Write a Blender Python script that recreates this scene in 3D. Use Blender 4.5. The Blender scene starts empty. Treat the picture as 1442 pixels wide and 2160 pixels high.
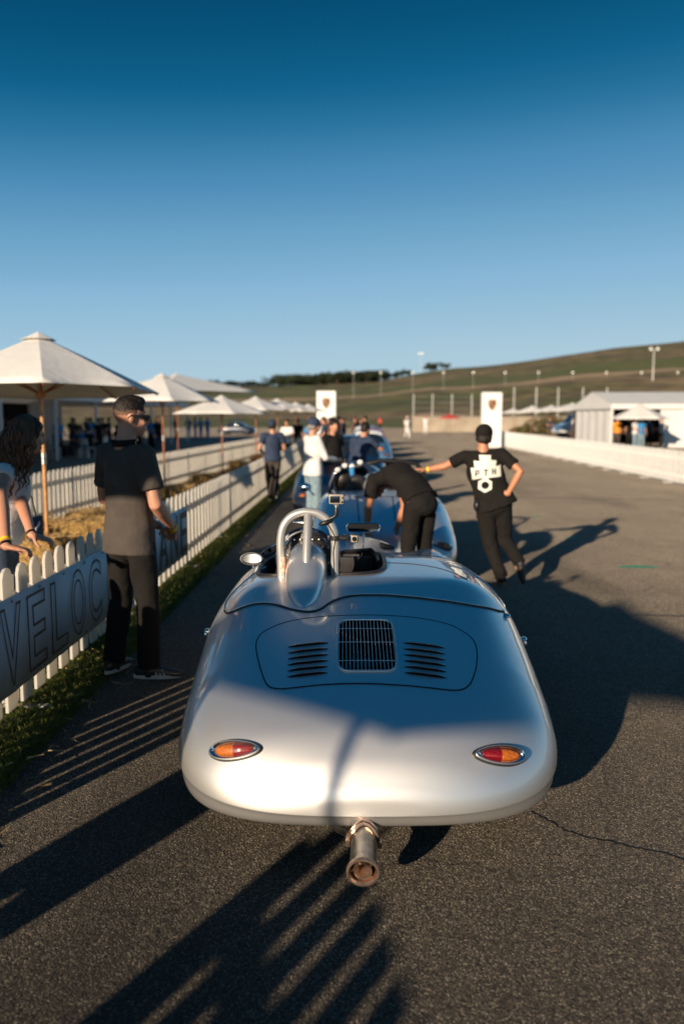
import bpy, bmesh, math, random
import numpy as np
from mathutils import Vector, Matrix, noise
random.seed(7)
R = math.radians
PI = math.pi
S = bpy.context.scene
COL = S.collection

# ------------------------------------------------------------------ camera
CAM_H = 1.8
FPX = 1680.0                       # focal length in pixels of the 1442x2160 photograph (28 mm)
PITCH = math.atan(202/1680.0)
YAW = math.atan(31/1680.0)
cam_d = bpy.data.cameras.new('camera'); cam = bpy.data.objects.new('camera', cam_d); COL.objects.link(cam)
cam_d.sensor_fit = 'VERTICAL'; cam_d.sensor_height = 36; cam_d.sensor_width = 24
cam_d.lens = 36*FPX/2160.0
cam_d.clip_start = 0.05; cam_d.clip_end = 6000
cam.location = (0, 0, CAM_H)
cam.rotation_euler = (PI/2-PITCH, 0, YAW)
cam_d.dof.use_dof = True; cam_d.dof.focus_distance = 3.75; cam_d.dof.aperture_fstop = 1.35
S.camera = cam

# ------------------------------------------------------------------ light
SUN_AZ, SUN_EL = R(29.5), R(14.5)
SD = Vector((math.sin(SUN_AZ)*math.cos(SUN_EL), math.cos(SUN_AZ)*math.cos(SUN_EL), -math.sin(SUN_EL)))
W = bpy.data.worlds.new('World'); S.world = W; W.use_nodes = True
nt = W.node_tree; nt.nodes.clear()
sky = nt.nodes.new('ShaderNodeTexSky'); sky.sky_type = 'NISHITA'; sky.sun_disc = False
sky.sun_elevation = SUN_EL; sky.sun_rotation = PI+SUN_AZ
sky.altitude = 300; sky.air_density = 1.0; sky.dust_density = 0.3; sky.ozone_density = 2.5
sp_ = nt.nodes.new('ShaderNodeSeparateColor'); mm_ = nt.nodes.new('ShaderNodeMath'); mm_.operation = 'MULTIPLY'; mm_.inputs[1].default_value = .05
rp = nt.nodes.new('ShaderNodeValToRGB'); rp.color_ramp.interpolation = 'LINEAR'; el = rp.color_ramp.elements
# grade of the clear sky: brightness of the physical sky -> colour of this evening's sky
for i, (p_, c_) in enumerate([(.03, (.0015, .056, .150)), (.094, (.0015, .062, .150)), (.108, (.0025, .088, .20)), (.122, (.006, .124, .272)), (.137, (.024, .178, .356)), (.158, (.072, .262, .475)), (.195, (.150, .365, .575)), (.241, (.250, .475, .680)), (.34, (.400, .590, .710)), (.6, (.72, .70, .62)), (1., (1., .86, .62))]):
    e_ = el[i] if i < 2 else el.new(p_)
    e_.position = p_; e_.color = (*c_, 1)
bg = nt.nodes.new('ShaderNodeBackground'); bg.inputs['Strength'].default_value = .70
wo = nt.nodes.new('ShaderNodeOutputWorld')
nt.links.new(sky.outputs[0], sp_.inputs[0]); nt.links.new(sp_.outputs[1], mm_.inputs[0]); 
tcs = nt.nodes.new('ShaderNodeTexCoord'); sx_ = nt.nodes.new('ShaderNodeSeparateXYZ'); nt.links.new(tcs.outputs['Generated'], sx_.inputs[0])
zr = nt.nodes.new('ShaderNodeValToRGB'); zr.color_ramp.interpolation = 'EASE' if False else 'LINEAR'; ez = zr.color_ramp.elements
for i, (p_, c_) in enumerate([(0, .40), (.078, .34), (.158, .241), (.262, .168), (.355, .126), (.45, .098), (.7, .05), (1., .03)]):
    e_ = ez[i] if i < 2 else ez.new(p_)
    e_.position = p_; e_.color = (c_, c_, c_, 1)
nt.links.new(sx_.outputs[2], zr.inputs[0])
mxs = nt.nodes.new('ShaderNodeMix'); mxs.inputs[0].default_value = .62
nt.links.new(mm_.outputs[0], mxs.inputs[2]); nt.links.new(zr.outputs[0], mxs.inputs[3]); nt.links.new(mxs.outputs[0], rp.inputs[0])
nt.links.new(rp.outputs[0], bg.inputs[0]); nt.links.new(bg.outputs[0], wo.inputs[0])
sl = bpy.data.lights.new('sun', 'SUN'); sl.energy = 5.0; sl.angle = R(0.75); sl.color = (1.0, 0.81, 0.60)
so = bpy.data.objects.new('sun', sl); COL.objects.link(so)
so.rotation_euler = SD.to_track_quat('-Z', 'Y').to_euler(); so.location = (-20, -30, 20)
S.view_settings.view_transform = 'Standard'; S.view_settings.look = 'None'
S.view_settings.exposure = 0.5; S.view_settings.gamma = 1.0
S.view_settings.use_curve_mapping = False
S.cycles.use_denoising = True
S.cycles.max_bounces = 7; S.cycles.diffuse_bounces = 3; S.cycles.glossy_bounces = 4
S.cycles.caustics_reflective = False; S.cycles.caustics_refractive = False

# pixel of the photograph -> ray / point in the place
_Rm = cam.rotation_euler.to_matrix()
def ray(px, py):
    return (_Rm @ Vector(((px-721)/FPX, (1080-py)/FPX, -1))).normalized()
def gnd(px, py, z=0.0):
    d = ray(px, py); t = (z-CAM_H)/d.z
    return Vector((0, 0, CAM_H)) + d*t
def aty(px, py, Y):
    d = ray(px, py); return Vector((0, 0, CAM_H)) + d*(Y/d.y)

# ------------------------------------------------------------------ materials
def mat(name, col, rough=.6, metal=0., var=0., vs=6., bump=0., bs=60., coat=0., trans=0., tcol=None, spec=.5,
        col2=None, emit=0, alpha=1, sheen=0, coatr=.03, bdist=.01, detail=6):
    m = bpy.data.materials.new(name); m.use_nodes = True
    n = m.node_tree; b = n.nodes['Principled BSDF']; L = n.links
    b.inputs['Base Color'].default_value = (*col, 1)
    b.inputs['Roughness'].default_value = rough; b.inputs['Metallic'].default_value = metal
    b.inputs['Coat Weight'].default_value = coat; b.inputs['Coat Roughness'].default_value = coatr
    b.inputs['Specular IOR Level'].default_value = spec
    if sheen: b.inputs['Sheen Weight'].default_value = sheen
    tc = n.nodes.new('ShaderNodeTexCoord')
    if var > 0:
        nz = n.nodes.new('ShaderNodeTexNoise'); nz.inputs['Scale'].default_value = vs; nz.inputs['Detail'].default_value = detail
        L.new(tc.outputs['Object'], nz.inputs['Vector'])
        cr = n.nodes.new('ShaderNodeValToRGB')
        c2 = col2 if col2 else tuple(min(1, c*(1+var)) for c in col)
        c1 = tuple(c*(1-var) for c in col) if not col2 else col
        cr.color_ramp.elements[0].position = .32; cr.color_ramp.elements[0].color = (*c1, 1)
        cr.color_ramp.elements[1].position = .68; cr.color_ramp.elements[1].color = (*c2, 1)
        L.new(nz.outputs['Fac'], cr.inputs[0]); L.new(cr.outputs[0], b.inputs['Base Color'])
    if bump > 0:
        nb = n.nodes.new('ShaderNodeTexNoise'); nb.inputs['Scale'].default_value = bs; nb.inputs['Detail'].default_value = 4
        L.new(tc.outputs['Object'], nb.inputs['Vector'])
        bp = n.nodes.new('ShaderNodeBump'); bp.inputs['Strength'].default_value = bump; bp.inputs['Distance'].default_value = bdist
        L.new(nb.outputs['Fac'], bp.inputs['Height']); L.new(bp.outputs[0], b.inputs['Normal'])
    if trans > 0:
        out = n.nodes['Material Output']; mx = n.nodes.new('ShaderNodeMixShader'); tr = n.nodes.new('ShaderNodeBsdfTranslucent')
        tr.inputs[0].default_value = (*(tcol or col), 1); mx.inputs[0].default_value = trans
        L.new(b.outputs[0], mx.inputs[1]); L.new(tr.outputs[0], mx.inputs[2]); L.new(mx.outputs[0], out.inputs[0])
    m.diffuse_color = (*col, 1)
    return m

MT = {}
MT['paint'] = mat('silver_paint', (.77, .76, .74), .44, .86, coat=1.0, coatr=.02)
MT['paint2'] = mat('silver_blue_paint', (.66, .73, .77), .38, .72, coat=1.0, coatr=.03)
MT['navy_paint'] = mat('navy_paint', (.012, .02, .045), .3, .2, coat=1.0)
MT['skyblue_paint'] = mat('light_blue_paint', (.12, .27, .45), .35, .4, coat=1.0)
MT['red_paint'] = mat('dark_red_paint', (.25, .02, .03), .35, .1, coat=1.0)
MT['white_paint'] = mat('white_car_paint', (.7, .7, .68), .3, .0, coat=1.0)
MT['black_rubber'] = mat('black_rubber', (.012, .012, .013), .55, var=.3, vs=30)
MT['gap'] = mat('dark_gap', (.006, .007, .009), .8)
MT['chrome'] = mat('chrome', (.82, .82, .82), .06, 1.)
MT['hoop'] = mat('silver_powder_coat', (.50, .49, .47), .38, .55, coat=.3, var=.05, vs=15)
MT['steel'] = mat('brushed_steel', (.42, .39, .35), .34, 1., var=.35, vs=30, bump=.1, bs=200)
MT['steel_hot'] = mat('heat_tinted_steel', (.50, .36, .27), .36, .9, var=.3, vs=25, bump=.15, bs=120)
MT['rust'] = mat('rusty_steel', (.20, .085, .04), .7, .3, var=.5, vs=40, bump=.2, bs=150)
MT['interior'] = mat('black_interior', (.018, .016, .016), .5, var=.3, vs=12, bump=.2, bs=120)
MT['leather'] = mat('dark_leather', (.02, .016, .015), .42, var=.3, vs=18, bump=.25, bs=90)
MT['stitch'] = mat('quilting_stud', (.55, .50, .42), .35, .8)
MT['red_lens'] = mat('red_lens', (.22, .002, .003), .12, coat=1, bump=1., bs=170, var=.5, vs=140, bdist=.004, trans=.12, tcol=(.9, .02, .02))
MT['amber_lens'] = mat('amber_lens', (.50, .125, .004), .12, coat=1, bump=1., bs=170, var=.45, vs=140, bdist=.004, trans=.12, tcol=(1., .4, .03))
MT['blackplastic'] = mat('black_plastic', (.015, .015, .016), .38)
MT['greyplastic'] = mat('warm_grey_plastic', (.30, .26, .21), .45)
MT['screen'] = mat('camera_screen', (.006, .010, .016), .12, coat=1)
MT['lens'] = mat('camera_lens_glass', (.004, .005, .006), .05, coat=1)
MT['mirror'] = mat('mirror_glass', (.30, .32, .34), .03, 1.)
MT['vinyl'] = mat('white_vinyl', (.78, .77, .74), .42, trans=.5, tcol=(.85, .80, .70), var=.05, vs=8)
MT['vinyl_sun'] = mat('white_vinyl_opaque', (.80, .79, .76), .42, var=.05, vs=8)
MT['banner'] = mat('white_banner', (.66, .66, .65), .5, trans=.03, tcol=(.8, .7, .55), var=.05, vs=3, bump=.15, bs=5)
MT['brown_ink'] = mat('brown_ink', (.13, .075, .045), .6)
MT['canvas'] = mat('cream_canvas', (.82, .81, .78), .9, spec=.2, trans=.18, tcol=(.8, .7, .5), var=.05, vs=3, bump=.3, bs=9, bdist=.02)
MT['tentcloth'] = mat('white_tent_fabric', (.78, .77, .74), .6, trans=.12, var=.05, vs=1, bump=.3, bs=2, bdist=.03)
MT['wood'] = mat('varnished_wood', (.50, .24, .08), .4, coat=.4, var=.3, vs=14, bump=.1, bs=60)
MT['darkwood'] = mat('dark_varnished_wood', (.28, .09, .035), .4, coat=.4, var=.3, vs=14)
MT['straw'] = mat('dry_straw', (.34, .225, .09), .8, var=.45, vs=14)
MT['strawbale'] = mat('packed_straw', (.36, .22, .07), .9, var=.6, vs=25, bump=1., bs=60, bdist=.03)
MT['turf'] = mat('grass_blade', (.055, .085, .014), .75, var=.5, vs=3, trans=.45, tcol=(.20, .25, .03), col2=(.16, .17, .035))
MT['soil'] = mat('turf_base', (.045, .055, .02), .95, var=.5, vs=6, bump=.5, bs=80)
MT['skin'] = mat('skin', (.50, .24, .15), .5, var=.08, vs=8, bump=.05, bs=150)
MT['skin2'] = mat('tanned_skin', (.46, .20, .105), .5, var=.08, vs=8, bump=.05, bs=150)
MT['black_cloth'] = mat('black_cloth', (.010, .0088, .008), .9, spec=.25, var=.2, vs=10, bump=.35, bs=14, bdist=.03)
MT['grey_cloth'] = mat('charcoal_polo_cloth', (.060, .048, .040), .9, var=.15, vs=10, bump=.3, bs=11, bdist=.03)
MT['navy_cloth'] = mat('navy_cloth', (.02, .035, .075), .85, var=.2, vs=10, bump=.3, bs=14, bdist=.03)
MT['white_cloth'] = mat('white_cloth', (.68, .66, .65), .85, var=.05, vs=10, bump=.5, bs=12, bdist=.04)
MT['jeans'] = mat('pale_denim', (.19, .27, .32), .9, var=.25, vs=20, bump=.4, bs=16, bdist=.03)
MT['jeans_dark'] = mat('dark_denim', (.03, .045, .08), .9, var=.25, vs=20, bump=.4, bs=16, bdist=.03)
MT['orange_cloth'] = mat('orange_cloth', (.75, .27, .02), .85, var=.1)
MT['red_cloth'] = mat('red_cloth', (.55, .05, .03), .85, var=.1)
MT['teal_cloth'] = mat('teal_cloth', (.05, .25, .30), .85, var=.1)
MT['blue_cloth'] = mat('bright_blue_cloth', (.03, .20, .45), .85, var=.1)
MT['brown_cloth'] = mat('brown_cloth', (.10, .06, .04), .85, var=.1)
MT['hair_dark'] = mat('dark_brown_hair', (.012, .008, .006), .6, spec=.3, var=.4, vs=40, bump=.4, bs=120)
MT['hair_curl_lit'] = mat('curly_hair_lit_brown', (.13, .050, .017), .45, var=.5, vs=25)  # same dark hair as the crown; sunlit brown put into the colour
MT['hair_grey'] = mat('grey_hair', (.22, .20, .18), .7, var=.3, vs=40)
MT['sole_white'] = mat('off_white_rubber', (.62, .58, .50), .6)
MT['sole_brown'] = mat('tan_gum_rubber', (.35, .17, .08), .7)
MT['yellow_band'] = mat('yellow_wristband', (.85, .55, .01), .5)
MT['concrete'] = mat('tan_concrete', (.34, .28, .21), .9, var=.2, vs=.6, bump=.2, bs=4)
MT['galv'] = mat('galvanised_steel', (.42, .42, .40), .5, .4)
MT['black_metal'] = mat('black_metal', (.02, .02, .02), .4, .5)
MT['white_metal'] = mat('white_coated_metal', (.75, .74, .72), .45)
MT['glass_dark'] = mat('dark_tinted_glass', (.01, .014, .018), .05, coat=1, spec=.8)
MT['bluebin'] = mat('blue_plastic', (.01, .06, .45), .4)
MT['logo_white'] = mat('white_screen_print', (.75, .75, .66), .8)
MT['crest_gold'] = mat('crest_gold_print', (.30, .19, .09), .6)
MT['crest_brown'] = mat('crest_brown_print', (.16, .055, .035), .6)
MT['bark'] = mat('oak_bark', (.06, .045, .03), .95, bump=.6, bs=12)
MT['leaves'] = mat('oak_leaves', (.022, .034, .012), .8, var=.5, vs=.6)
MT['bush'] = mat('dry_bush_leaves', (.16, .10, .03), .8, var=.6, vs=3, col2=(.06, .08, .02))
MT['lampglass'] = mat('lamp_reflector', (.9, .88, .82), .25, .2, coat=1)
MT['acrylic'] = None
MT['tar'] = mat('tar_sealer', (.022, .020, .018), .6)

def glassmat():
    m = bpy.data.materials.new('clear_acrylic'); m.use_nodes = True
    n = m.node_tree; n.nodes.clear(); o = n.nodes.new('ShaderNodeOutputMaterial')
    tr = n.nodes.new('ShaderNodeBsdfTransparent'); tr.inputs[0].default_value = (.80, .84, .86, 1)
    gl = n.nodes.new('ShaderNodeBsdfGlossy'); gl.inputs['Roughness'].default_value = .02
    fr = n.nodes.new('ShaderNodeFresnel'); fr.inputs[0].default_value = 1.5
    mx = n.nodes.new('ShaderNodeMixShader')
    n.links.new(fr.outputs[0], mx.inputs[0]); n.links.new(tr.outputs[0], mx.inputs[1]); n.links.new(gl.outputs[0], mx.inputs[2])
    n.links.new(mx.outputs[0], o.inputs[0]); return m
MT['acrylic'] = glassmat()

def asphalt_mat():
    m = bpy.data.materials.new('worn_asphalt'); m.use_nodes = True
    n = m.node_tree; b = n.nodes['Principled BSDF']; L = n.links
    tc = n.nodes.new('ShaderNodeTexCoord')
    def nz(scale, det=4, rough=.6):
        t = n.nodes.new('ShaderNodeTexNoise'); t.inputs['Scale'].default_value = scale; t.inputs['Detail'].default_value = det
        t.inputs['Roughness'].default_value = rough; L.new(tc.outputs['Object'], t.inputs['Vector']); return t
    vor = n.nodes.new('ShaderNodeTexVoronoi'); vor.inputs['Scale'].default_value = 185; L.new(tc.outputs['Object'], vor.inputs['Vector'])
    vor2 = n.nodes.new('ShaderNodeTexVoronoi'); vor2.inputs['Scale'].default_value = 210; L.new(tc.outputs['Object'], vor2.inputs['Vector'])
    # stone colour from the cell colour
    cr = n.nodes.new('ShaderNodeValToRGB'); e = cr.color_ramp
    e.elements[0].position = .0; e.elements[0].color = (.030, .026, .021, 1)
    e.elements[1].position = 1.; e.elements[1].color = (.42, .35, .26, 1)
    a = e.elements.new(.55); a.color = (.105, .089, .069, 1)
    a = e.elements.new(.85); a.color = (.16, .135, .103, 1)
    sp = n.nodes.new('ShaderNodeSeparateColor'); L.new(vor.outputs['Color'], sp.inputs[0]); L.new(sp.outputs[0], cr.inputs[0])
    big = nz(.35, 5, .65); mr = n.nodes.new('ShaderNodeMapRange'); mr.inputs['From Min'].default_value = .3; mr.inputs['From Max'].default_value = .7
    mr.inputs['To Min'].default_value = .80; mr.inputs['To Max'].default_value = 1.25
    L.new(big.outputs['Fac'], mr.inputs['Value'])
    mu = n.nodes.new('ShaderNodeMix'); mu.data_type = 'RGBA'; mu.blend_type = 'MULTIPLY'; mu.inputs['Factor'].default_value = 1
    L.new(cr.outputs[0], mu.inputs['A']); L.new(mr.outputs[0], mu.inputs['B'])
    # dark worn stains stretched along the lane
    mp = n.nodes.new('ShaderNodeMapping'); mp.inputs['Scale'].default_value = (.9, .16, 1); L.new(tc.outputs['Object'], mp.inputs[0])
    st = n.nodes.new('ShaderNodeTexNoise'); st.inputs['Scale'].default_value = 1.; st.inputs['Detail'].default_value = 7; L.new(mp.outputs[0], st.inputs['Vector'])
    m2 = n.nodes.new('ShaderNodeMapRange'); m2.inputs['From Min'].default_value = .52; m2.inputs['From Max'].default_value = .72
    m2.inputs['To Min'].default_value = 1.; m2.inputs['To Max'].default_value = .6; L.new(st.outputs['Fac'], m2.inputs['Value'])
    mu2 = n.nodes.new('ShaderNodeMix'); mu2.data_type = 'RGBA'; mu2.blend_type = 'MULTIPLY'; mu2.inputs['Factor'].default_value = 1
    L.new(mu.outputs['Result'], mu2.inputs['A']); L.new(m2.outputs[0], mu2.inputs['B'])
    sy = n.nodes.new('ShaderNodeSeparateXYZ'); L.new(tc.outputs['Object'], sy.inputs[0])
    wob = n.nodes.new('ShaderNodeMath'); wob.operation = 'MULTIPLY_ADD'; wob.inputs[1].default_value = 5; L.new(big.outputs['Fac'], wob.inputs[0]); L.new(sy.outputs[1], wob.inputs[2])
    near_dim = n.nodes.new('ShaderNodeMapRange'); near_dim.inputs['From Min'].default_value = 4.5; near_dim.inputs['From Max'].default_value = 15.; near_dim.inputs['To Min'].default_value = .60; near_dim.inputs['To Max'].default_value = 1.38  # view-dependent dimming of the near ground, painted into the colour
    L.new(wob.outputs[0], near_dim.inputs['Value'])
    mu_near = n.nodes.new('ShaderNodeMix'); mu_near.data_type = 'RGBA'; mu_near.blend_type = 'MULTIPLY'; mu_near.inputs['Factor'].default_value = 1
    L.new(mu2.outputs['Result'], mu_near.inputs['A']); L.new(near_dim.outputs[0], mu_near.inputs['B']); mu2 = mu_near
    # hairline cracks
    vc = n.nodes.new('ShaderNodeTexVoronoi'); vc.feature = 'DISTANCE_TO_EDGE'; vc.inputs['Scale'].default_value = .55
    w1 = nz(2.2, 5); ad = n.nodes.new('ShaderNodeMix'); ad.data_type = 'RGBA'; ad.blend_type = 'ADD'; ad.inputs['Factor'].default_value = .5
    L.new(tc.outputs['Object'], ad.inputs['A']); L.new(w1.outputs['Color'], ad.inputs['B']); L.new(ad.outputs['Result'], vc.inputs['Vector'])
    m3 = n.nodes.new('ShaderNodeMapRange'); m3.inputs['From Min'].default_value = .0; m3.inputs['From Max'].default_value = .006
    m3.inputs['To Min'].default_value = .6; m3.inputs['To Max'].default_value = 1.; L.new(vc.outputs['Distance'], m3.inputs['Value'])
    mu3 = n.nodes.new('ShaderNodeMix'); mu3.data_type = 'RGBA'; mu3.blend_type = 'MULTIPLY'; mu3.inputs['Factor'].default_value = 1
    L.new(mu2.outputs['Result'], mu3.inputs['A']); L.new(m3.outputs[0], mu3.inputs['B'])
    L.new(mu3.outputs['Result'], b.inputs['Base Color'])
    b.inputs['Roughness'].default_value = .8; b.inputs['Specular IOR Level'].default_value = .25; b.inputs['Diffuse Roughness'].default_value = 1.0
    bp = n.nodes.new('ShaderNodeBump'); bp.inputs['Strength'].default_value = .75; bp.inputs['Distance'].default_value = .004; bp.invert = True
    L.new(vor.outputs['Distance'], bp.inputs['Height'])
    bp2 = n.nodes.new('ShaderNodeBump'); bp2.inputs['Strength'].default_value = .6; bp2.inputs['Distance'].default_value = .012
    n2 = nz(28, 5); L.new(n2.outputs['Fac'], bp2.inputs['Height']); L.new(bp.outputs[0], bp2.inputs['Normal'])
    L.new(bp2.outputs[0], b.inputs['Normal'])
    return m
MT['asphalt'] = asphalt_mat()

def hill_mat():
    m = bpy.data.materials.new('dry_hillside'); m.use_nodes = True
    n = m.node_tree; b = n.nodes['Principled BSDF']; L = n.links
    tc = n.nodes.new('ShaderNodeTexCoord')
    def nz(scale, det=6, st=None):
        t = n.nodes.new('ShaderNodeTexNoise'); t.inputs['Scale'].default_value = scale; t.inputs['Detail'].default_value = det
        if st:
            mp = n.nodes.new('ShaderNodeMapping'); mp.inputs['Scale'].default_value = st
            L.new(tc.outputs['Object'], mp.inputs[0]); L.new(mp.outputs[0], t.inputs['Vector'])
        else: L.new(tc.outputs['Object'], t.inputs['Vector'])
        return t
    a = nz(1., 7, (.02, .04, .12)); cr = n.nodes.new('ShaderNodeValToRGB'); e = cr.color_ramp
    e.elements[0].position = .38; e.elements[0].color = (.085, .100, .020, 1)
    e.elements[1].position = .66; e.elements[1].color = (.21, .145, .070, 1)
    k = e.elements.new(.52); k.color = (.135, .105, .040, 1)
    L.new(a.outputs['Fac'], cr.inputs[0])
    c = nz(.16, 9); c2 = n.nodes.new('ShaderNodeMapRange'); c2.inputs['From Min'].default_value = .3; c2.inputs['From Max'].default_value = .7
    c2.inputs['To Min'].default_value = .38; c2.inputs['To Max'].default_value = 1.5; L.new(c.outputs['Fac'], c2.inputs['Value'])
    mu = n.nodes.new('ShaderNodeMix'); mu.data_type = 'RGBA'; mu.blend_type = 'MULTIPLY'; mu.inputs['Factor'].default_value = 1
    L.new(cr.outputs[0], mu.inputs['A']); L.new(c2.outputs[0], mu.inputs['B'])
    # bare tan track cut into the slope, green band above it: stored as an attribute of the terrain
    at = n.nodes.new('ShaderNodeAttribute'); at.attribute_name = 'bare'
    m2 = n.nodes.new('ShaderNodeMix'); m2.data_type = 'RGBA'; m2.inputs['B'].default_value = (.46, .31, .18, 1)
    L.new(at.outputs['Fac'], m2.inputs['Factor']); L.new(mu.outputs['Result'], m2.inputs['A'])
    ag = n.nodes.new('ShaderNodeAttribute'); ag.attribute_name = 'green'
    m3 = n.nodes.new('ShaderNodeMix'); m3.data_type = 'RGBA'; m3.inputs['B'].default_value = (.085, .105, .020, 1)
    L.new(ag.outputs['Fac'], m3.inputs['Factor']); L.new(m2.outputs['Result'], m3.inputs['A'])
    L.new(m3.outputs['Result'], b.inputs['Base Color']); b.inputs['Roughness'].default_value = .95
    bp = n.nodes.new('ShaderNodeBump'); bp.inputs['Strength'].default_value = .8; bp.inputs['Distance'].default_value = .5
    d = nz(1.2, 6); L.new(d.outputs['Fac'], bp.inputs['Height']); L.new(bp.outputs[0], b.inputs['Normal'])
    return m
MT['hill'] = hill_mat()

# ------------------------------------------------------------------ helpers
def link(o, parent=None):
    COL.objects.link(o)
    if parent: o.parent = parent
    return o
def tag(o, label=None, cat=None, group=None, kind=None):
    if label: o['label'] = label
    if cat: o['category'] = cat
    if group: o['group'] = group
    if kind: o['kind'] = kind
    return o
def empty(name, loc=(0, 0, 0), rz=0, label=None, cat=None, group=None):
    o = bpy.data.objects.new(name, None); link(o); o.location = loc; o.rotation_euler = (0, 0, rz); o.empty_display_size = .1
    return tag(o, label, cat, group)
class MB:
    def __init__(s): s.b = bmesh.new()
    def box(s, c, d, rot=None, bev=0):
        r = bmesh.ops.create_cube(s.b, size=1); M = Matrix.Translation(c)
        if rot is not None: M = M @ (rot.to_4x4() if isinstance(rot, Matrix) else Matrix.Rotation(rot, 4, 'Z'))
        M = M @ Matrix.Diagonal((*d, 1)); bmesh.ops.transform(s.b, matrix=M, verts=r['verts'])
        if bev:
            es = {e for v in r['verts'] for e in v.link_edges}
            bmesh.ops.bevel(s.b, geom=list(es), offset=bev, segments=2, affect='EDGES', profile=.6)
        return s
    def tube(s, pts, rad, n=12, side=None, cap=True, closed=False, rnd=False):
        pts = [Vector(p) for p in pts]; m = len(pts)
        if not isinstance(rad, (list,)): rad = [rad]*m
        rad = [r if isinstance(r, tuple) else (r, r) for r in rad]
        T = []
        for i in range(m):
            if closed: t = pts[(i+1) % m]-pts[i-1]
            else: t = pts[min(i+1, m-1)]-pts[max(i-1, 0)]
            T.append(t.normalized())
        if rnd and not closed:
            P, Q, TT = [], [], []
            t0, r0 = T[0], rad[0]; k = (r0[0]+r0[1])/2
            for f, g in ((.98, .25), (.8, .6), (.45, .9)): P.append(pts[0]-t0*k*f); Q.append((r0[0]*g, r0[1]*g)); TT.append(t0)
            P += pts; Q += rad; TT += T
            t1, r1 = T[-1], rad[-1]; k = (r1[0]+r1[1])/2
            for f, g in ((.45, .9), (.8, .6), (.98, .25)): P.append(pts[-1]+t1*k*f); Q.append((r1[0]*g, r1[1]*g)); TT.append(t1)
            pts, rad, T = P, Q, TT; m = len(pts)
        up = Vector(side) if side is not None else (Vector((0, 0, 1)) if abs(T[0].z) < .9 else Vector((1, 0, 0)))
        rings = []; sv = None
        for i in range(m):
            if side is not None or sv is None: a = up - T[i]*up.dot(T[i])
            else: a = sv - T[i]*sv.dot(T[i])
            if a.length < 1e-5: a = T[i].orthogonal()
            a.normalize(); sv = a; b = T[i].cross(a)
            rings.append([s.b.verts.new(pts[i]+a*(rad[i][0]*math.cos(2*PI*j/n))+b*(rad[i][1]*math.sin(2*PI*j/n))) for j in range(n)])
        for i in range(m if closed else m-1):
            A, B = rings[i], rings[(i+1) % m]
            for j in range(n): s.b.faces.new((A[j], A[(j+1) % n], B[(j+1) % n], B[j]))
        if cap and not closed:
            s.b.faces.new(rings[0][::-1]); s.b.faces.new(rings[-1])
        return s
    def ell(s, c, r, rot=None, u=16, v=12):
        k = bmesh.ops.create_uvsphere(s.b, u_segments=u, v_segments=v, radius=1); M = Matrix.Translation(c)
        if rot is not None: M = M @ rot.to_4x4()
        bmesh.ops.transform(s.b, matrix=M @ Matrix.Diagonal((*r, 1)), verts=k['verts']); return s
    def lathe(s, prof, c=(0, 0, 0), n=24, rot=None, close=False):
        M = Matrix.Translation(c)
        if rot is not None: M = M @ rot.to_4x4()
        rings = [[s.b.verts.new(M @ Vector((r*math.cos(2*PI*j/n), r*math.sin(2*PI*j/n), z))) for j in range(n)] for r, z in prof]
        k = len(rings)
        for i in range(k if close else k-1):
            A, B = rings[i], rings[(i+1) % k]
            for j in range(n): s.b.faces.new((A[j], A[(j+1) % n], B[(j+1) % n], B[j]))
        return s
    def poly(s, pts, h=None):           # prism: polygon points extruded by vector h
        vs = [s.b.verts.new(p) for p in pts]
        f = s.b.faces.new(vs)
        if h is not None:
            h = Vector(h); w = [s.b.verts.new(Vector(p)+h) for p in pts]; s.b.faces.new(w[::-1])
            for i in range(len(pts)): s.b.faces.new((vs[i-1], vs[i], w[i], w[i-1]))
        return s
    def quad(s, *p):
        s.b.faces.new([s.b.verts.new(q) for q in p]); return s
    def build(s, name, m, parent=None, smooth=True, recalc=True, angle=40):
        if recalc: bmesh.ops.recalc_face_normals(s.b, faces=s.b.faces)
        me = bpy.data.meshes.new(name); s.b.to_mesh(me); s.b.free(); me.materials.append(m)
        if smooth:
            me.shade_smooth()
            if angle: me.set_sharp_from_angle(angle=R(angle))
        o = bpy.data.objects.new(name, me); return link(o, parent)
def pyd(name, v, f, m, parent=None, smooth=False):
    me = bpy.data.meshes.new(name); me.from_pydata(v, [], f); me.materials.append(m); me.update()
    if smooth: me.shade_smooth()
    return link(bpy.data.objects.new(name, me), parent)
def copy_tree(o, parent=None, mats=None):
    c = o.copy(); COL.objects.link(c); c.parent = parent
    if mats and o.name.split('.')[0] in mats and c.type == 'MESH':
        c.material_slots[0].link = 'OBJECT'; c.material_slots[0].material = mats[o.name.split('.')[0]]
    for ch in list(o.children): copy_tree(ch, c, mats)
    return c
def remesh(o, vox, it=4, wr=0, ws=.15, fac=.6):
    m = o.modifiers.new('r', 'REMESH'); m.mode = 'VOXEL'; m.voxel_size = vox; m.use_smooth_shade = True
    if it:
        k = o.modifiers.new('s', 'SMOOTH'); k.iterations = it; k.factor = fac
    if wr:
        t = bpy.data.textures.get('folds%.2f' % ws) or bpy.data.textures.new('folds%.2f' % ws, 'CLOUDS'); t.noise_scale = ws; t.noise_depth = 2
        d = o.modifiers.new('d', 'DISPLACE'); d.texture = t; d.strength = wr; d.mid_level = .5
    return o
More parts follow.
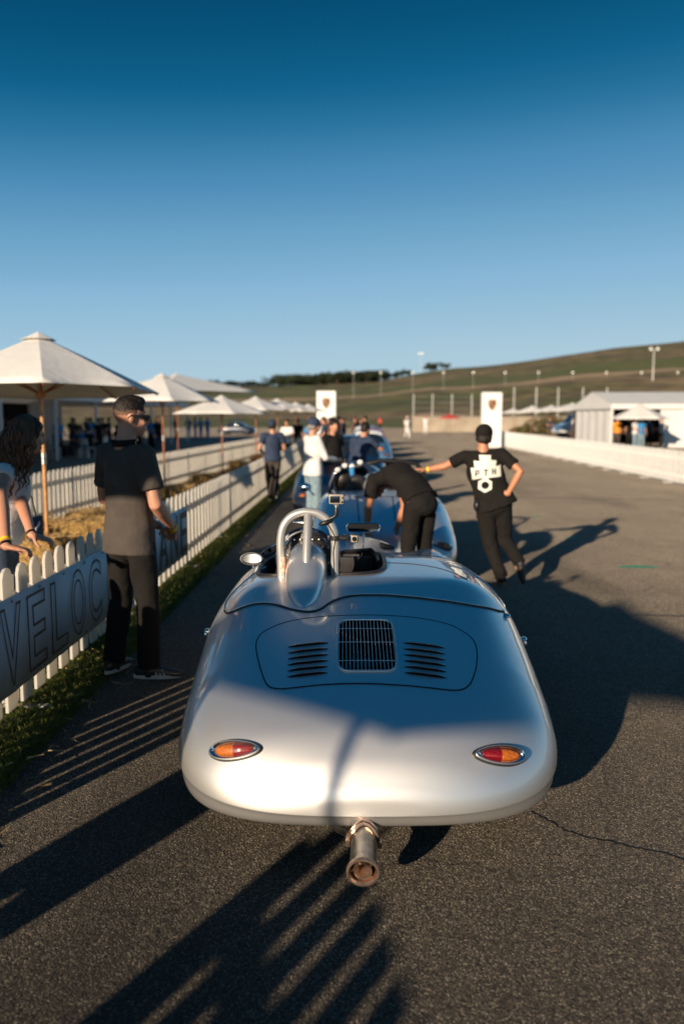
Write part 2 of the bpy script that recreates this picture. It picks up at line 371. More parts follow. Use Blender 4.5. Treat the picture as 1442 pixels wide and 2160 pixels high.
def pchip(xs, ys):
    n = len(xs); h = [xs[i+1]-xs[i] for i in range(n-1)]; dl = [(ys[i+1]-ys[i])/h[i] for i in range(n-1)]
    d = [dl[0]]+[0 if dl[i-1]*dl[i] <= 0 else 2*dl[i-1]*dl[i]/(dl[i-1]+dl[i]) for i in range(1, n-1)]+[dl[-1]]
    def f(x):
        x = min(max(x, xs[0]), xs[-1]); i = 0
        while i < n-2 and x > xs[i+1]: i += 1
        t = (x-xs[i])/h[i]
        return ys[i]*(1+2*t)*(1-t)**2+h[i]*d[i]*t*(1-t)**2+ys[i+1]*t*t*(3-2*t)+h[i]*d[i+1]*t*t*(t-1)
    return f
def smooth(a, b, x):
    t = min(max((x-a)/(b-a), 0), 1); return t*t*(3-2*t)

# ================================================================== SETTING
def grid_sheet(name, x0, x1, y0, y1, z, m, nx=2, ny=2, amp=0):
    v, f = [], []
    for j in range(ny+1):
        for i in range(nx+1):
            x = x0+(x1-x0)*i/nx; y = y0+(y1-y0)*j/ny
            v.append((x, y, z+(amp*noise.noise(Vector((x*.7, y*.7, 0))) if amp and 0 < i < nx and 0 < j < ny else 0)))
    for j in range(ny):
        for i in range(nx):
            a = j*(nx+1)+i; f.append((a, a+1, a+nx+2, a+nx+1))
    return tag(pyd(name, v, f, m), kind='structure')
grid_sheet('ground', -2500, 2500, -1500, 3500, -.02, MT['hill'])
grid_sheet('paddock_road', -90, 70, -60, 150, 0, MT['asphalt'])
grid_sheet('turf_base', -2.75, -1.75, 2.2, 62, .006, MT['soil'], 4, 200, .006)
grid_sheet('straw_strip', -5.3, -2.75, -20, 62, .006, mat('straw_ground', (.30, .19, .07), .95, var=.5, vs=5, bump=.8, bs=40, bdist=.03, col2=(.10, .10, .03)), 10, 120, .01)

# hillside terrain ---------------------------------------------------
crest_px = [-3000, -1200, -200, 420, 520, 600, 700, 790, 840, 930, 1010, 1100, 1200, 1300, 1442, 1700, 2400, 4000]
crest_py = [815, 812, 806, 805, 808, 806, 800, 796, 788, 774, 767, 757, 741, 728, 716, 700, 690, 720]
crest = pchip(crest_px, crest_py)
YC = 430.0
def hill_z(x, y):
    px = 752+x/y*FPX if y > 1 else 0
    zc = (878-crest(px))/FPX*YC              # height of the ridge behind this bearing
    t = min(max((y-118)/(YC-118), 0), 1)
    base = t**1.15*.92+.08*smooth(0, .3, t)
    z = zc*base
    # cut terrace (the track) at about half height
    if y > YC: z = zc*(1-.25*smooth(YC, YC+260, y))
    z += smooth(130, 200, y)*(1.1*noise.noise(Vector((x*.03, y*.03, 3)))+.5*noise.noise(Vector((x*.12, y*.1, 7))))*(1-smooth(360, 430, y)*.5)
    return z-.3
v, f = [], []
ys_ = [112+i*4.5 for i in range(36)]+[276+i*7 for i in range(25)]+[460+i*22 for i in range(20)]
xs_ = [-620+i*8.0 for i in range(190)]
bare, green = [], []
for y in ys_:
    for x in xs_:
        sc = .45+.55*y/YC
        X = x*sc*1.0; z = hill_z(X, y)
        px = 752+X/y*FPX; py = 878-(z-1.8)/y*FPX
        v.append((X, y, z))
        nn = 3*noise.noise(Vector((X*.02, y*.02, 1)))
        tr = math.exp(-((y-(232+nn*3+X*.02))/9)**2)*.85
        bare.append(max(tr, .8*smooth(.33, .5, noise.noise(Vector((X*.09, y*.07, 11))))*(1 if y < 205 else 0)))
        green.append(smooth(242, 250, y)*(1-smooth(285, 310, y))*.75+.55*(1-smooth(128, 150, y)))
nx = len(xs_)
for j in range(len(ys_)-1):
    for i in range(nx-1):
        a = j*nx+i; f.append((a, a+1, a+nx+1, a+nx))
hill = pyd('hillside', v, f, MT['hill'], smooth=True); tag(hill, kind='structure')
for nm, arr in (('bare', bare), ('green', green)):
    at = hill.data.attributes.new(nm, 'FLOAT', 'POINT'); at.data.foreach_set('value', arr)

# ================================================================== CAR BODY (a shell in u = across, v = forward from the tail)
class Shell:
    L = 3.9; WM = .83
    def __init__(s, x0, y0, yaw, wm=.83, fend=1.0):
        s.x0, s.y0, s.yaw = x0, y0, yaw; s.WM = wm; s.fend = fend
        s.zt = pchip([0, .006, .03, .08, .18, .36, .60, .92, 1.12, 1.40, 1.9, 2.4, 2.9, 3.4, 3.7, 3.86, 3.9],
                     [.262, .325, .385, .465, .565, .665, .745, .82, .868, .925, .93, .88, .80, .68, .56, .44, .38])
        s.zw = pchip([0, .3, .6, .95, 1.3, 2.6, 3.2, 3.9], [.262, .31, .395, .50, .56, .54, .46, .38])
        s.zb = pchip([0, .4, .8, 3.4, 3.9], [.20, .195, .185, .185, .23])
    def Wd(s, v):
        a, b = .60, 2.95
        if v < a: return s.WM*max(0, 1-((a-v)/a)**2.3)**(1/3.3)
        if v <= b: return s.WM*(1-.025*smooth(1.2, 3, v))
        q = min(1, (v-b)/(s.L-b)); return s.WM*.975*max(0, 1-q**2.2)**(1/2.4)
    def n(s, v): return 2.75+2.0*smooth(.6, 1.7, v)-1.4*smooth(2.5, 3.1, v)
    def bump(s, u, v):
        w = s.Wd(v)
        if w < .05: return 0
        e = max(0, 1-(abs(u)/w)**6)
        r = .030*s.fend*math.exp(-((abs(u)-.60)/.15)**2)*math.exp(-((v-.95)/.45)**2)
        fr = .10*math.exp(-((abs(u)-.58)/.16)**2)*math.exp(-((v-3.2)/.42)**2)
        return (r+fr)*e
    def Z(s, u, v):
        w = s.Wd(v)
        if w < 1e-6 or abs(u) >= w: return s.zw(v)
        return s.zw(v)+(s.zt(v)-s.zw(v))*(1-(abs(u)/w)**s.n(v))**.5+s.bump(u, v)
    def P(s, u, v, off=0):
        z = s.Z(u, v); p = Vector((u, v, z))
        if off: p += s.N(u, v)*off
        return p
    def N(s, u, v):
        e = .004
        a = Vector((2*e, 0, s.Z(u+e, v)-s.Z(u-e, v))); b = Vector((0, 2*e, s.Z(u, v+e)-s.Z(u, v-e)))
        return a.cross(b).normalized()
    def world(s): return Matrix.Translation((s.x0, s.y0, 0)) @ Matrix.Rotation(s.yaw, 4, 'Z')
    def hit(s, px, py):                # surface point under a pixel of the photograph
        iM = s.world().inverted(); o = iM @ Vector((0, 0, CAM_H)); d = (iM.to_3x3() @ ray(px, py)).normalized()
        t = 1.5; best = (9, None)
        while t < 16:
            p = o+d*t
            if 0 < p.y < s.L:
                w = s.Wd(p.y); uu = max(-w*.985, min(w*.985, p.x)); e_ = p.z-s.Z(uu, p.y)+abs(uu-p.x)*2
                if e_ < best[0]: best = (e_, (uu, p.y))
            if 0 < p.y < s.L and abs(p.x) < s.Wd(p.y) and p.z < s.Z(p.x, p.y):
                a, b = t-.02, t
                for _ in range(18):
                    m = (a+b)/2; q = o+d*m
                    if 0 < q.y < s.L and abs(q.x) < s.Wd(q.y) and q.z < s.Z(q.x, q.y): b = m
                    else: a = m
                q = o+d*b; return (q.x, q.y)
            t += .02
        print('miss', px, py, best)
        return best[1]
    def mesh(s, m, parent, holes=(), hooks=(), dense=1):
        va = []; a, b = .60, 2.95
        na = int(44*dense)
        for k in range(na+1):
            q = k/na; q = q**.8
            va.append(a-a*max(0, 1-q**3.3)**(1/2.3) if k < na else a)
        nm = int(100*dense); va += [a+(b-a)*(i+1)/nm for i in range(nm)]
        nb = int(30*dense)
        for k in range(1, nb+1):
            q = 1-k/nb; va.append(b+(s.L-b)*max(0, 1-q**2.4)**(1/2.2) if k < nb else s.L)
        nt_ = int(50*dense)*2; bmx = bmesh.new(); rows = []
        def samp(v):
            w = s.Wd(v); out = []
            for j in range(nt_+1):
                c = 1-2*j/nt_; u = w*math.copysign(1-(1-abs(c))**2.1, c)
                out.append(u)
            return out
        for v in va:
            if s.Wd(v) < 1e-4: rows.append([bmx.verts.new((0, v, s.zw(v)))]*(nt_+1)); continue
            us = samp(v); rows.append([bmx.verts.new((u, v, s.Z(u, v))) for u in us])
        def inh(h, u, v):
            cu, cv, hu, hv, p = h; return abs((u-cu)/hu)**p+abs((v-cv)/hv)**p
        kept, cut = [], set()
        for i in range(len(rows)-1):
            for j in range(nt_):
                q = [rows[i][j], rows[i][j+1], rows[i+1][j+1], rows[i+1][j]]
                q = [x for k, x in enumerate(q) if x not in q[:k]]
                if len(q) < 3: continue
                c = sum((x.co for x in q), Vector())/len(q)
                if any(inh(h, c.x, c.y) < 1 for h in holes): cut.update(q); continue
                kept.append(bmx.faces.new(q))
        ku = {x for fc in kept for x in fc.verts}
        for x in cut & ku:              # snap the rim of each opening onto its outline
            for h in holes:
                w = inh(h, x.co.x, x.co.y)
                if w < 4:
                    k = w**(-1/h[4]); u = h[0]+(x.co.x-h[0])*k; vv = h[1]+(x.co.y-h[1])*k
                    if abs(x.co.x-u)+abs(x.co.y-vv) < .12: x.co = (u, vv, s.Z(u, vv))
        bmesh.ops.delete(bmx, geom=[x for x in bmx.verts if not x.link_faces], context='VERTS')
        # rocker and tail valance: the outline folded in and down
        outl = [(rows[i][0].co.copy(), i) for i in range(1, len(rows)-1)]
        ring = [Vector((c.x, c.y, 0)) for c, i in outl]
        ring = [Vector((0, 0, 0))]+ring+[Vector((0, s.L, 0))]+[Vector((-p.x, p.y, 0)) for p in reversed(ring)]
        N = len(ring); prev = None; first = None; Rr = []
        qs = [(0, 0), (.0012, .08), (.004, .22), (.009, .45), (.017, .70), (.027, .88), (.040, .97), (.06, 1.0), (.10, 1.0)]
        for k in range(N):
            t = (ring[(k+1) % N]-ring[k-1]).normalized(); nrm = Vector((-t.y, t.x, 0))
            c = ring[k]; inward = nrm if (Vector((0, s.L/2, 0))-c).dot(nrm) > 0 else -nrm
            zw, zb = s.zw(c.y), s.zb(c.y); tl = 1-smooth(.05, .5, c.y)
            Rr.append([bmx.verts.new(Vector((c.x, c.y, zw-(zw-zb)*q))+inward*(a_*(1-tl)+tl*min(.10, .9*a_+.006*min(1, q*8)))) for a_, q in qs])
        for k in range(N):
            A, B = Rr[k], Rr[(k+1) % N]
            for j in range(len(qs)-1): bmx.faces.new((A[j], B[j], B[j+1], A[j+1]))
        bmesh.ops.remove_doubles(bmx, verts=bmx.verts, dist=.0004)
        bmesh.ops.recalc_face_normals(bmx, faces=bmx.faces)
        me = bpy.data.meshes.new('body'); bmx.to_mesh(me); bmx.free(); me.materials.append(m); me.shade_smooth()
        return link(bpy.data.objects.new('body', me), parent)

def wheel(parent, x, y, r=.315, w=.16):
    rot = Matrix.Rotation(PI/2, 3, 'Y')
    t = MB().lathe([(r*.62, -w/2), (r*.9, -w/2), (r*.98, -w*.38), (r, -w*.2), (r, w*.2), (r*.98, w*.38), (r*.9, w/2), (r*.62, w/2), (r*.60, 0)], (x, y, r), 32, rot, True).build('tyre', MT['black_rubber'], parent)
    MB().lathe([(.001, w*.30), (r*.2, w*.34), (r*.25, w*.22), (r*.5, w*.2), (r*.58, w*.42), (r*.62, w*.45), (r*.62, -w*.45), (r*.58, -w*.42), (r*.5, -w*.2), (r*.25, -w*.22), (.001, -w*.3)], (x, y, r), 24, rot).build('rim', MT['chrome'], t)

def tail_light(sh, parent, u, v, side):
    """teardrop lamp: wide rounded end outboard, pointed end inboard; side=-1 left of the car"""
    n = sh.N(u, v); n = (n+Vector((0, -.25, 0))).normalized()
    ax = Vector((side, 0, 0)); ax = (ax-n*ax.dot(n)).normalized(); up = n.cross(ax) if side > 0 else ax.cross(n)
    up = n.cross(ax)
    if up.z < 0: up = -up
    ax = ax*.92; up = up*.90
    c = sh.P(u, v)+n*.004
    def tear(a, b, k=0, m=44):
        o = []
        for i in range(m):
            t = 2*PI*i/m; x = a*math.cos(t); y = b*math.sin(t)*(1-.0) * (1-.17*(1-math.cos(t))/2*1.6 if math.cos(t) < 1 else 1)
            o.append((x+k, y))
        return o
    def ring(levels, name, m_, par, cap=True):
        b = MB(); rg = []
        for a, h, d in levels: rg.append([b.b.verts.new(c+ax*x+up*y+n*d) for x, y in tear(a, h)])
        for A, B in zip(rg, rg[1:]):
            for j in range(len(A)): b.b.faces.new((A[j], A[(j+1) % len(A)], B[(j+1) % len(A)], B[j]))
        if cap: b.b.faces.new(rg[-1])
        return b.build(name, m_, par, angle=50)
    base = ring([(.126, .057, -.03), (.125, .056, .004), (.121, .052, .012), (.10, .04, .013)], 'tail_light', MT['black_rubber'], parent)
    ring([(.117, .0485, .010), (.116, .048, .019), (.109, .043, .026), (.095, .034, .022), (.088, .029, .012)], 'bezel', MT['chrome'], base)
    # domed lens in two colours: amber outboard, red inboard
    for nm, mm, lo, hi in (('amber_lens', MT['amber_lens'], .0, 1), ('red_lens', MT['red_lens'], -1, 0.)):
        b = MB(); K = 14; M_ = 12; rows = []
        for i in range(M_+1):
            xx = (lo+(hi-lo)*i/M_)*.088
            tt = math.acos(max(-1, min(1, xx/.088))); hh = .029*math.sin(tt)*(1-.17*(1-math.cos(tt))/2*1.6)
            hh = max(hh, .0004)
            rows.append([b.b.verts.new(c+ax*xx+up*(hh*(2*j/K-1))+n*(.012+.016*max(0, (1-(xx/.088)**2)*(1-(2*j/K-1)**2))**.5+.0012*math.sin(j*2.6))) for j in range(K+1)])
        for A, B in zip(rows, rows[1:]):
            for j in range(K): b.b.faces.new((A[j], A[j+1], B[j+1], B[j]))
        b.build(nm, mm, base, angle=0)
    for sx in (-.097, .097):
        MB().ell(c+ax*sx+n*.022, (.0035, .0035, .0025), u=8, v=6).build('screw', MT['steel'], base)
    return base

# ---------------------------------------------------------- the silver roadster
CAR = Shell(.058, 2.92, R(.9), .845)
def make_roadster():
    s = CAR
    root = empty('racing_roadster', (s.x0, s.y0, 0), s.yaw, 'nearest car of the queue, silver open vintage racer with a bare tailpipe', 'car', 'vintage race cars queued nose to tail')
    lid = [(540, 1365), (545, 1345), (562, 1330), (600, 1314), (660, 1303), (770, 1298), (870, 1303), (940, 1316), (978, 1334), (998, 1352), (1005, 1375), (1004, 1405), (995, 1435), (983, 1450), (965, 1456), (930, 1454), (850, 1446), (770, 1442), (690, 1444), (620, 1451), (585, 1453), (566, 1447), (556, 1430), (546, 1398)]
    L2 = [s.hit(*p) for p in lid]
    # smooth closed outline (Catmull-Rom)
    def cr(pts, k=6, closed=True):
        out = []; n_ = len(pts)
        for i in range(n_ if closed else n_-1):
            g = (lambda j: pts[j % n_]) if closed else (lambda j: pts[min(max(j, 0), n_-1)])
            p0, p1, p2, p3 = [Vector(q) for q in (g(i-1), g(i), g(i+1), g(i+2))]
            for t in range(k):
                t /= k; out.append(.5*((2*p1)+(p2-p0)*t+(2*p0-5*p1+4*p2-p3)*t*t+(3*p1-3*p2+p3-p0)*t**3))
        if not closed: out.append(Vector(pts[-1]))
        return out
    # mirror-symmetrise the lid outline about its centre
    outline = cr(L2)
    def inside(poly, x, y):
        c = False; j = len(poly)-1
        for i in range(len(poly)):
            a, b = poly[i], poly[j]
            if (a[1] > y) != (b[1] > y) and x < (b[0]-a[0])*(y-a[1])/(b[1]-a[1])+a[0]: c = not c
            j = i
        return c
    cu = sum(p[0] for p in L2)/len(L2)
    g = [s.hit(711, 1312), s.hit(832, 1312), s.hit(835, 1418), s.hit(711, 1418)]
    gu0, gu1 = (g[0][0]+g[3][0])/2, (g[1][0]+g[2][0])/2; gv1 = (g[0][1]+g[1][1])/2+.012; gv0 = (g[2][1]+g[3][1])/2
    gc, gh = ((gu0+gu1)/2, (gv0+gv1)/2), ((gu1-gu0)/2, (gv1-gv0)/2)
    print('grille', gc, gh, 'lid v', min(p[1] for p in L2), max(p[1] for p in L2))
    COCK = (-.235, 1.93, .375, .50, 4.5)
    body = s.mesh(MT['paint'], root, holes=[COCK, (gc[0], gc[1], gh[0]+.05, gh[1]+.05, 6)])
    # engine lid: its own pressed panel, a hair proud of the body, with the grille opening cut out
    us = [p[0] for p in outline]; vs = [p[1] for p in outline]
    st = .006; bmx = bmesh.new(); vd = {}
    def gv(i, j):
        if (i, j) not in vd: vd[i, j] = bmx.verts.new(s.P(min(us)+i*st, min(vs)+j*st, .0022))
        return vd[i, j]
    for i in range(int((max(us)-min(us))/st)+1):
        for j in range(int((max(vs)-min(vs))/st)+1):
            u, v_ = min(us)+(i+.5)*st, min(vs)+(j+.5)*st
            if not inside(outline, u, v_): continue
            if abs((u-gc[0])/(gh[0]-.004))**6+abs((v_-gc[1])/(gh[1]-.004))**6 < 1: continue
            bmx.faces.new((gv(i, j), gv(i+1, j), gv(i+1, j+1), gv(i, j+1)))
    me = bpy.data.meshes.new('engine_lid'); bmx.to_mesh(me); bmx.free(); me.materials.append(MT['paint']); me.shade_smooth()
    lido = link(bpy.data.objects.new('engine_lid', me), root)
    def bead(pts, r, name, m_, par, off=0., closed=False, n=6):
        return MB().tube([s.P(p[0], p[1], off) for p in pts], r, n, closed=closed).build(name, m_, par)
    bead(outline, .0032, 'lid_gap', MT['gap'], lido, .001, True)
    # grille: rim, two dozen thin bars, a dark engine bay under it
    def gp(a, b, off=.008): return s.P(gc[0]+a*gh[0], gc[1]+b*gh[1], off)
    rim = []
    for k in range(48):
        t = 2*PI*k/48; c_, s_ = math.cos(t), math.sin(t); q = (abs(c_)**7+abs(s_)**7)**(-1/7)
        rim.append(gp(c_*q, s_*q, .006))
    gr = MB().tube(rim, (.0055), 8, closed=True).build('grille_frame', MT['paint'], lido)
    for k in range(16):
        a = -1+2*(k+.5)/16*1.0
        MB().tube([gp(a, -1+2*i/8, .007) for i in range(9)], .0015, 6).build('grille_bar', MT['paint'], gr)
    for k in (.60, .02, -.66):
        MB().tube([gp(-1+2*i/6, k, .0045) for i in range(7)], .0022, 6).build('grille_cross_bar', MT['paint'], gr)
    bay = MB(); z0 = s.Z(gc[0], gc[1])
    bay.box((gc[0], gc[1], z0-.30), (gh[0]*2+.14, gh[1]*2+.12, .02))
    for sx in (-1, 1): bay.box((gc[0]+sx*(gh[0]+.065), gc[1], z0-.21), (.01, gh[1]*2+.10, .18))
    for sy in (-1, 1): bay.box((gc[0], gc[1]+sy*(gh[1]+.055), z0-.24+sy*.05), (gh[0]*2+.14, .01, .14))
    bay.build('engine_bay', MT['interior'], lido, smooth=False)
    e = MB().lathe([(.0, .03), (.05, .03), (.055, 0), (.055, -.10), (0, -.1)], (gc[0]-.03, gc[1]+.03, z0-.11), 20).tube([(gc[0]-.1, gc[1]-.05, z0-.1), (gc[0]+.11, gc[1]-.02, z0-.09)], .02, 10)
    e.build('air_cleaner', MT['blackplastic'], lido)
    # louvres: six pressed hoods each side, open to the rear
    for side, x0, x1, dy in ((-1, 605, 692, 7), (1, 850, 940, -6)):
        for k in range(6):
            yl = 1359+k*12.6; w = k*1.0
            pa, pb = (x0+1-w*.2, yl+(dy if side < 0 else 0)), (x1, yl+(0 if side < 0 else -dy))
            if side > 0: pa, pb = (x0+w*.5, yl-2), (x1-3+w*.9, yl+9)
            else: pa, pb = (x0+3-w*.5, yl+7), (x1-w*.2, yl-2)
            A, B = s.hit(*pa), s.hit(*pb)
            bm_ = MB(); dk = MB(); top, frt, low = [], [], []; K = 14
            for i in range(K+1):
                t = i/K; hgt = (1-abs(2*t-1)**3.5)
                u = A[0]+(B[0]-A[0])*t; v_ = A[1]+(B[1]-A[1])*t-.010*(1-(2*t-1)**2)*.5
                nn = s.N(u, v_); tan = Vector((0, 1, 0)); tan = (tan-nn*tan.dot(nn)).normalized()
                p = s.P(u, v_)
                top.append(bm_.b.verts.new(p+nn*(.003+.0125*hgt))); frt.append(bm_.b.verts.new(p+tan*(.006+.013*hgt)+nn*.0022))
                low.append((p-tan*.0035+nn*.0032, p+tan*.014*hgt+nn*.0032))
            mid = [bm_.b.verts.new(top[i].co*.45+frt[i].co*.55+s.N(A[0], A[1])*.003) for i in range(K+1)]
            for i in range(K):
                bm_.b.faces.new((top[i], top[i+1], mid[i+1], mid[i])); bm_.b.faces.new((mid[i], mid[i+1], frt[i+1], frt[i]))
            lv = bm_.build('louvre', MT['paint'], lido, angle=0)
            for i in range(K): dk.quad(low[i][0], low[i+1][0], low[i+1][1], low[i][1])
            dk.build('louvre_slot', MT['gap'], lv, smooth=False)
    # tonneau panel seam with its dark rubber and bright lip
    seam = [(474, 1288), (483, 1294), (510, 1283), (545, 1274), (580, 1276), (615, 1286), (650, 1291), (675, 1286), (700, 1270), (740, 1258), (800, 1256), (860, 1260), (930, 1268), (1000, 1279), (1045, 1288), (1062, 1291)]
    sm = cr([s.hit(*p) for p in seam], 5, False)
    bead(sm, .0075, 'tonneau_seal', MT['black_rubber'], body, .000)
    bead([(p[0], p[1]+.014) for p in sm], .0048, 'tonneau_lip', MT['paint'], body, .001)
    for pts in ([(474, 1288), (479, 1268), (497, 1245), (528, 1217), (560, 1196)], [(1062, 1291), (1062, 1278), (1048, 1256), (1018, 1226), (985, 1205), (950, 1193)]):
        q = [s.hit(*p) for p in pts]
        if all(q): bead(cr(q, 5, False), .0055, 'tonneau_edge_bead', MT['chrome'], body, .001)
    q = s.hit(1066, 1300)
    MB().ell(s.P(q[0], q[1], .006), (.016, .03, .012), Matrix.Rotation(.3, 3, 'Z')).build('tonneau_catch', MT['chrome'], body)
    # second deck shut line ahead of the tonneau on the passenger side
    q = [s.hit(*p) for p in [(812, 1187), (870, 1190), (930, 1200), (985, 1222)]]
    if all(q): bead(cr(q, 5, False), .003, 'cover_gap', MT['gap'], body, .0)
    # cockpit: rim, tub, seat, wheel
    rimc = []
    for k in range(72):
        t = 2*PI*k/72; c_, s_ = math.cos(t), math.sin(t); q = (abs(c_)**COCK[4]+abs(s_)**COCK[4])**(-1/COCK[4])
        rimc.append((COCK[0]+COCK[2]*c_*q, COCK[1]+COCK[3]*s_*q))
    bead(rimc, .013, 'cockpit_rim', MT['leather'], body, .003, True, 8)
    tb = MB(); N_ = 72; tops = [tb.b.verts.new(s.P(p[0], p[1], -.002)) for p in rimc]
    lows = [tb.b.verts.new((COCK[0]+(p[0]-COCK[0])*.97, COCK[1]+(p[1]-COCK[1])*.97, .22)) for p in rimc]
    for i in range(N_): tb.b.faces.new((tops[i], tops[(i+1) % N_], lows[(i+1) % N_], lows[i]))
    tb.b.faces.new(lows); tb.build('cockpit_tub', MT['interior'], root, smooth=False)
    hx = -.315
    seat = MB().tube([(hx, 1.66, .30), (hx, 1.62, .55), (hx, 1.58, .88), (hx, 1.57, 1.02), (hx, 1.57, 1.11)], [(.20, .06), (.22, .075), (.19, .06), (.155, .05), (.09, .035)], 20, side=(1, 0, 0), rnd=True)
    seat.box((hx, 1.9, .33), (.42, .45, .14), bev=.05)
    st_ = seat.build('seat', MT['leather'], root)
    MB().tube([(hx+.165*math.cos(t), 1.53, 1.0+.165*math.sin(t)) for t in [-.6+(PI+1.2)*i/24 for i in range(25)]], .014, 8, rnd=True).build('seat_shell_edge', MT['navy_paint'], st_)
    sb = MB()
    for i in range(9):
        for j in range(6):
            a = hx-.14+i*.035+(j % 2)*.017; z_ = .93+j*.045
            if ((a-hx)/.16)**2+((z_-1.0)/.16)**2 < 1: sb.ell((a, 1.522, z_), (.006, .004, .006), u=6, v=5)
    sb.build('quilting_studs', MT['stitch'], st_)
    sw = MB().tube([(hx+.175*math.cos(t), 2.12-.05*math.sin(t), .86+.165*math.sin(t)) for t in [2*PI*i/32 for i in range(32)]], .012, 8, closed=True)
    for t in (0, 2*PI/3, 4*PI/3): sw.tube([(hx, 2.14, .86), (hx+.175*math.sin(t), 2.12-.05*math.cos(t), .86+.165*math.cos(t))], .008, 6)
    sw.build('steering_wheel', MT['black_metal'], root)
    MB().box((-.235, 2.34, .79), (.66, .05, .16), bev=.02).build('dashboard', MT['interior'], root)
    # headrest fairing: a teardrop blister that runs back from the hoop
    fb = MB(); NR = 26; M_ = 24; rows = []
    zt_f = pchip([1.02, 1.06, 1.14, 1.24, 1.34, 1.44, 1.52], [0, .030, .072, .118, .152, .172, .178])
    wd_f = pchip([1.02, 1.06, 1.14, 1.24, 1.34, 1.44, 1.52], [.004, .045, .080, .100, .112, .118, .119])
    for i in range(NR+1):
        v_ = 1.02+.50*(i/NR)**1.3; h = zt_f(v_); w = wd_f(v_); row = []
        for j in range(M_+1):
            t = PI*j/M_; u = hx+w*math.cos(t)*(1+.06*math.sin(t)**2)+(.012*(1.52-v_)); zz = s.Z(u, v_)-.012+(h+.012)*math.sin(t)**.8 if 0 < j < M_ else s.Z(u, v_)-.012
            row.append(fb.b.verts.new((u, v_, zz)))
        rows.append(row)
    for A, B in zip(rows, rows[1:]):
        for j in range(M_): fb.b.faces.new((A[j], A[j+1], B[j+1], B[j]))
    fb.b.faces.new(rows[-1])
    fb.build('headrest_fairing', MT['paint'], root, angle=60)
    # roll hoop and its brace
    def wp(px, py, v_):      # point of the car frame in the plane v = v_
        iM = s.world().inverted(); o = iM @ Vector((0, 0, CAM_H)); d = iM.to_3x3() @ ray(px, py); return o+d*((v_-o.y)/d.y)
    hoop_px = [(594, 1222), (593, 1180), (592, 1140), (598, 1110), (614, 1090), (635, 1081), (652, 1080), (672, 1084), (692, 1099), (703, 1120), (707, 1150), (706, 1190), (707, 1225), (712, 1250)]
    vv = 1.42; hp = [wp(x, y, vv) for x, y in hoop_px]
    hp = [Vector(p) for p in cr([tuple(p) for p in hp], 6, False)]
    ho = MB().tube(hp, .0235, 16, rnd=True).build('roll_hoop', MT['hoop'], root)
    MB().tube([wp(650, 1083, 1.42), wp(648, 1130, 1.36), wp(646, 1188, 1.28)], .0235, 14, rnd=True).build('hoop_brace', MT['hoop'], ho)
    MB().lathe([(.042, 0), (.044, .008), (.030, .03), (.026, .04)], wp(594, 1228, 1.41)-Vector((0, 0, .015)), 20).build('hoop_collar', MT['paint'], ho)
    MB().lathe([(.046, 0), (.046, .008), (.030, .03), (.026, .04)], wp(711, 1246, 1.41)-Vector((0, 0, .0)), 20).build('hoop_collar', MT['paint'], ho)
    MB().tube([wp(617, 1100, 1.46), wp(660, 1102, 1.46)], .008, 8).build('hoop_bolt', MT['chrome'], ho)
    pl = wp(595, 1190, 1.42); MB().lathe([(.0245, -.045), (.0245, .045)], pl, 16).build('hoop_sticker', mat('scrutineering_sticker', (.75, .66, .50), .5, var=.6, vs=60, col2=(.75, .28, .22)), ho)
    # black bungee on the deck edge at left, and cable at the right hoop leg
    cb = [wp(x, y, 1.395) for x, y in [(690, 1104), (700, 1120), (707, 1135), (703, 1165), (704, 1200), (707, 1248)]]
    MB().tube(cb, .0028, 6).build('tether_cord', MT['blackplastic'], ho)
    # clear side windscreen with bright frame at left
    # left wing mirror: round chromed, seen from behind
    p = wp(531, 1178, 2.05); mr_ = MB().lathe([(.0, .03), (.05, .022), (.075, .0), (.078, -.012), (.072, -.016)], p, 28, Matrix.Rotation(-PI/2, 3, 'X') @ Matrix.Diagonal((.92, .52, 1)).to_3x3())
    m1 = mr_.build('wing_mirror', MT['hoop'], root)
    MB().lathe([(.0, -.010), (.066, -.010)], p, 28, Matrix.Rotation(-PI/2+.22, 3, 'X') @ Matrix.Diagonal((.92, .52, 1)).to_3x3()).build('mirror_glass', MT['mirror'], m1)
    MB().tube([p+Vector((0, .02, -.03)), p+Vector((.01, .03, -.16))], .010, 8).build('mirror_stalk', MT['chrome'], m1)
    MB().tube([wp(556, 1180, 1.98), wp(538, 1208, 1.86), wp(519, 1234, 1.75)], .006, 8).build('bonnet_cord', MT['black_rubber'], root)
    # centre mirror: long rounded housing on a stem
    v2 = 2.30; a, b_ = wp(740, 1113, v2), wp(791, 1113, v2)
    mm = MB(); cx = (a+b_)/2; hw = (b_-a).length/2
    o_ = []
    for k in range(40):
        t = 2*PI*k/40; o_.append((math.cos(t)*.030+math.copysign(hw, math.cos(t)), math.sin(t)*.030))
    mm.tube([cx+Vector((x, 0, y)) for x, y in o_], .0042, 8, closed=True)
    m2 = mm.build('interior_mirror', MT['chrome'], root)
    MB().poly([cx+Vector((x, .004, y)) for x, y in o_], (0, .012, 0)).build('mirror_glass', MT['mirror'], m2)
    MB().tube([wp(766, 1122, v2+.01), wp(766, 1150, v2+.01), wp(764, 1178, v2+.02)], .0052, 8).build('mirror_stem', MT['chrome'], m2)
    # small wrap-round acrylic windscreen
    wsb = MB(); K = 24; lo_, hi_ = [], []
    for k in range(K+1):
        t = -1+2*k/K; u = -.22+.44*t; v_ = 2.62-.42*abs(t)**2.5; base = s.P(u, min(v_, s.L), .002)
        lo_.append(wsb.b.verts.new(base)); hi_.append(wsb.b.verts.new(base+Vector((0, -.05, .13*(1-.55*abs(t)**3)))))
    for k in range(K): wsb.b.faces.new((lo_[k], lo_[k+1], hi_[k+1], hi_[k]))
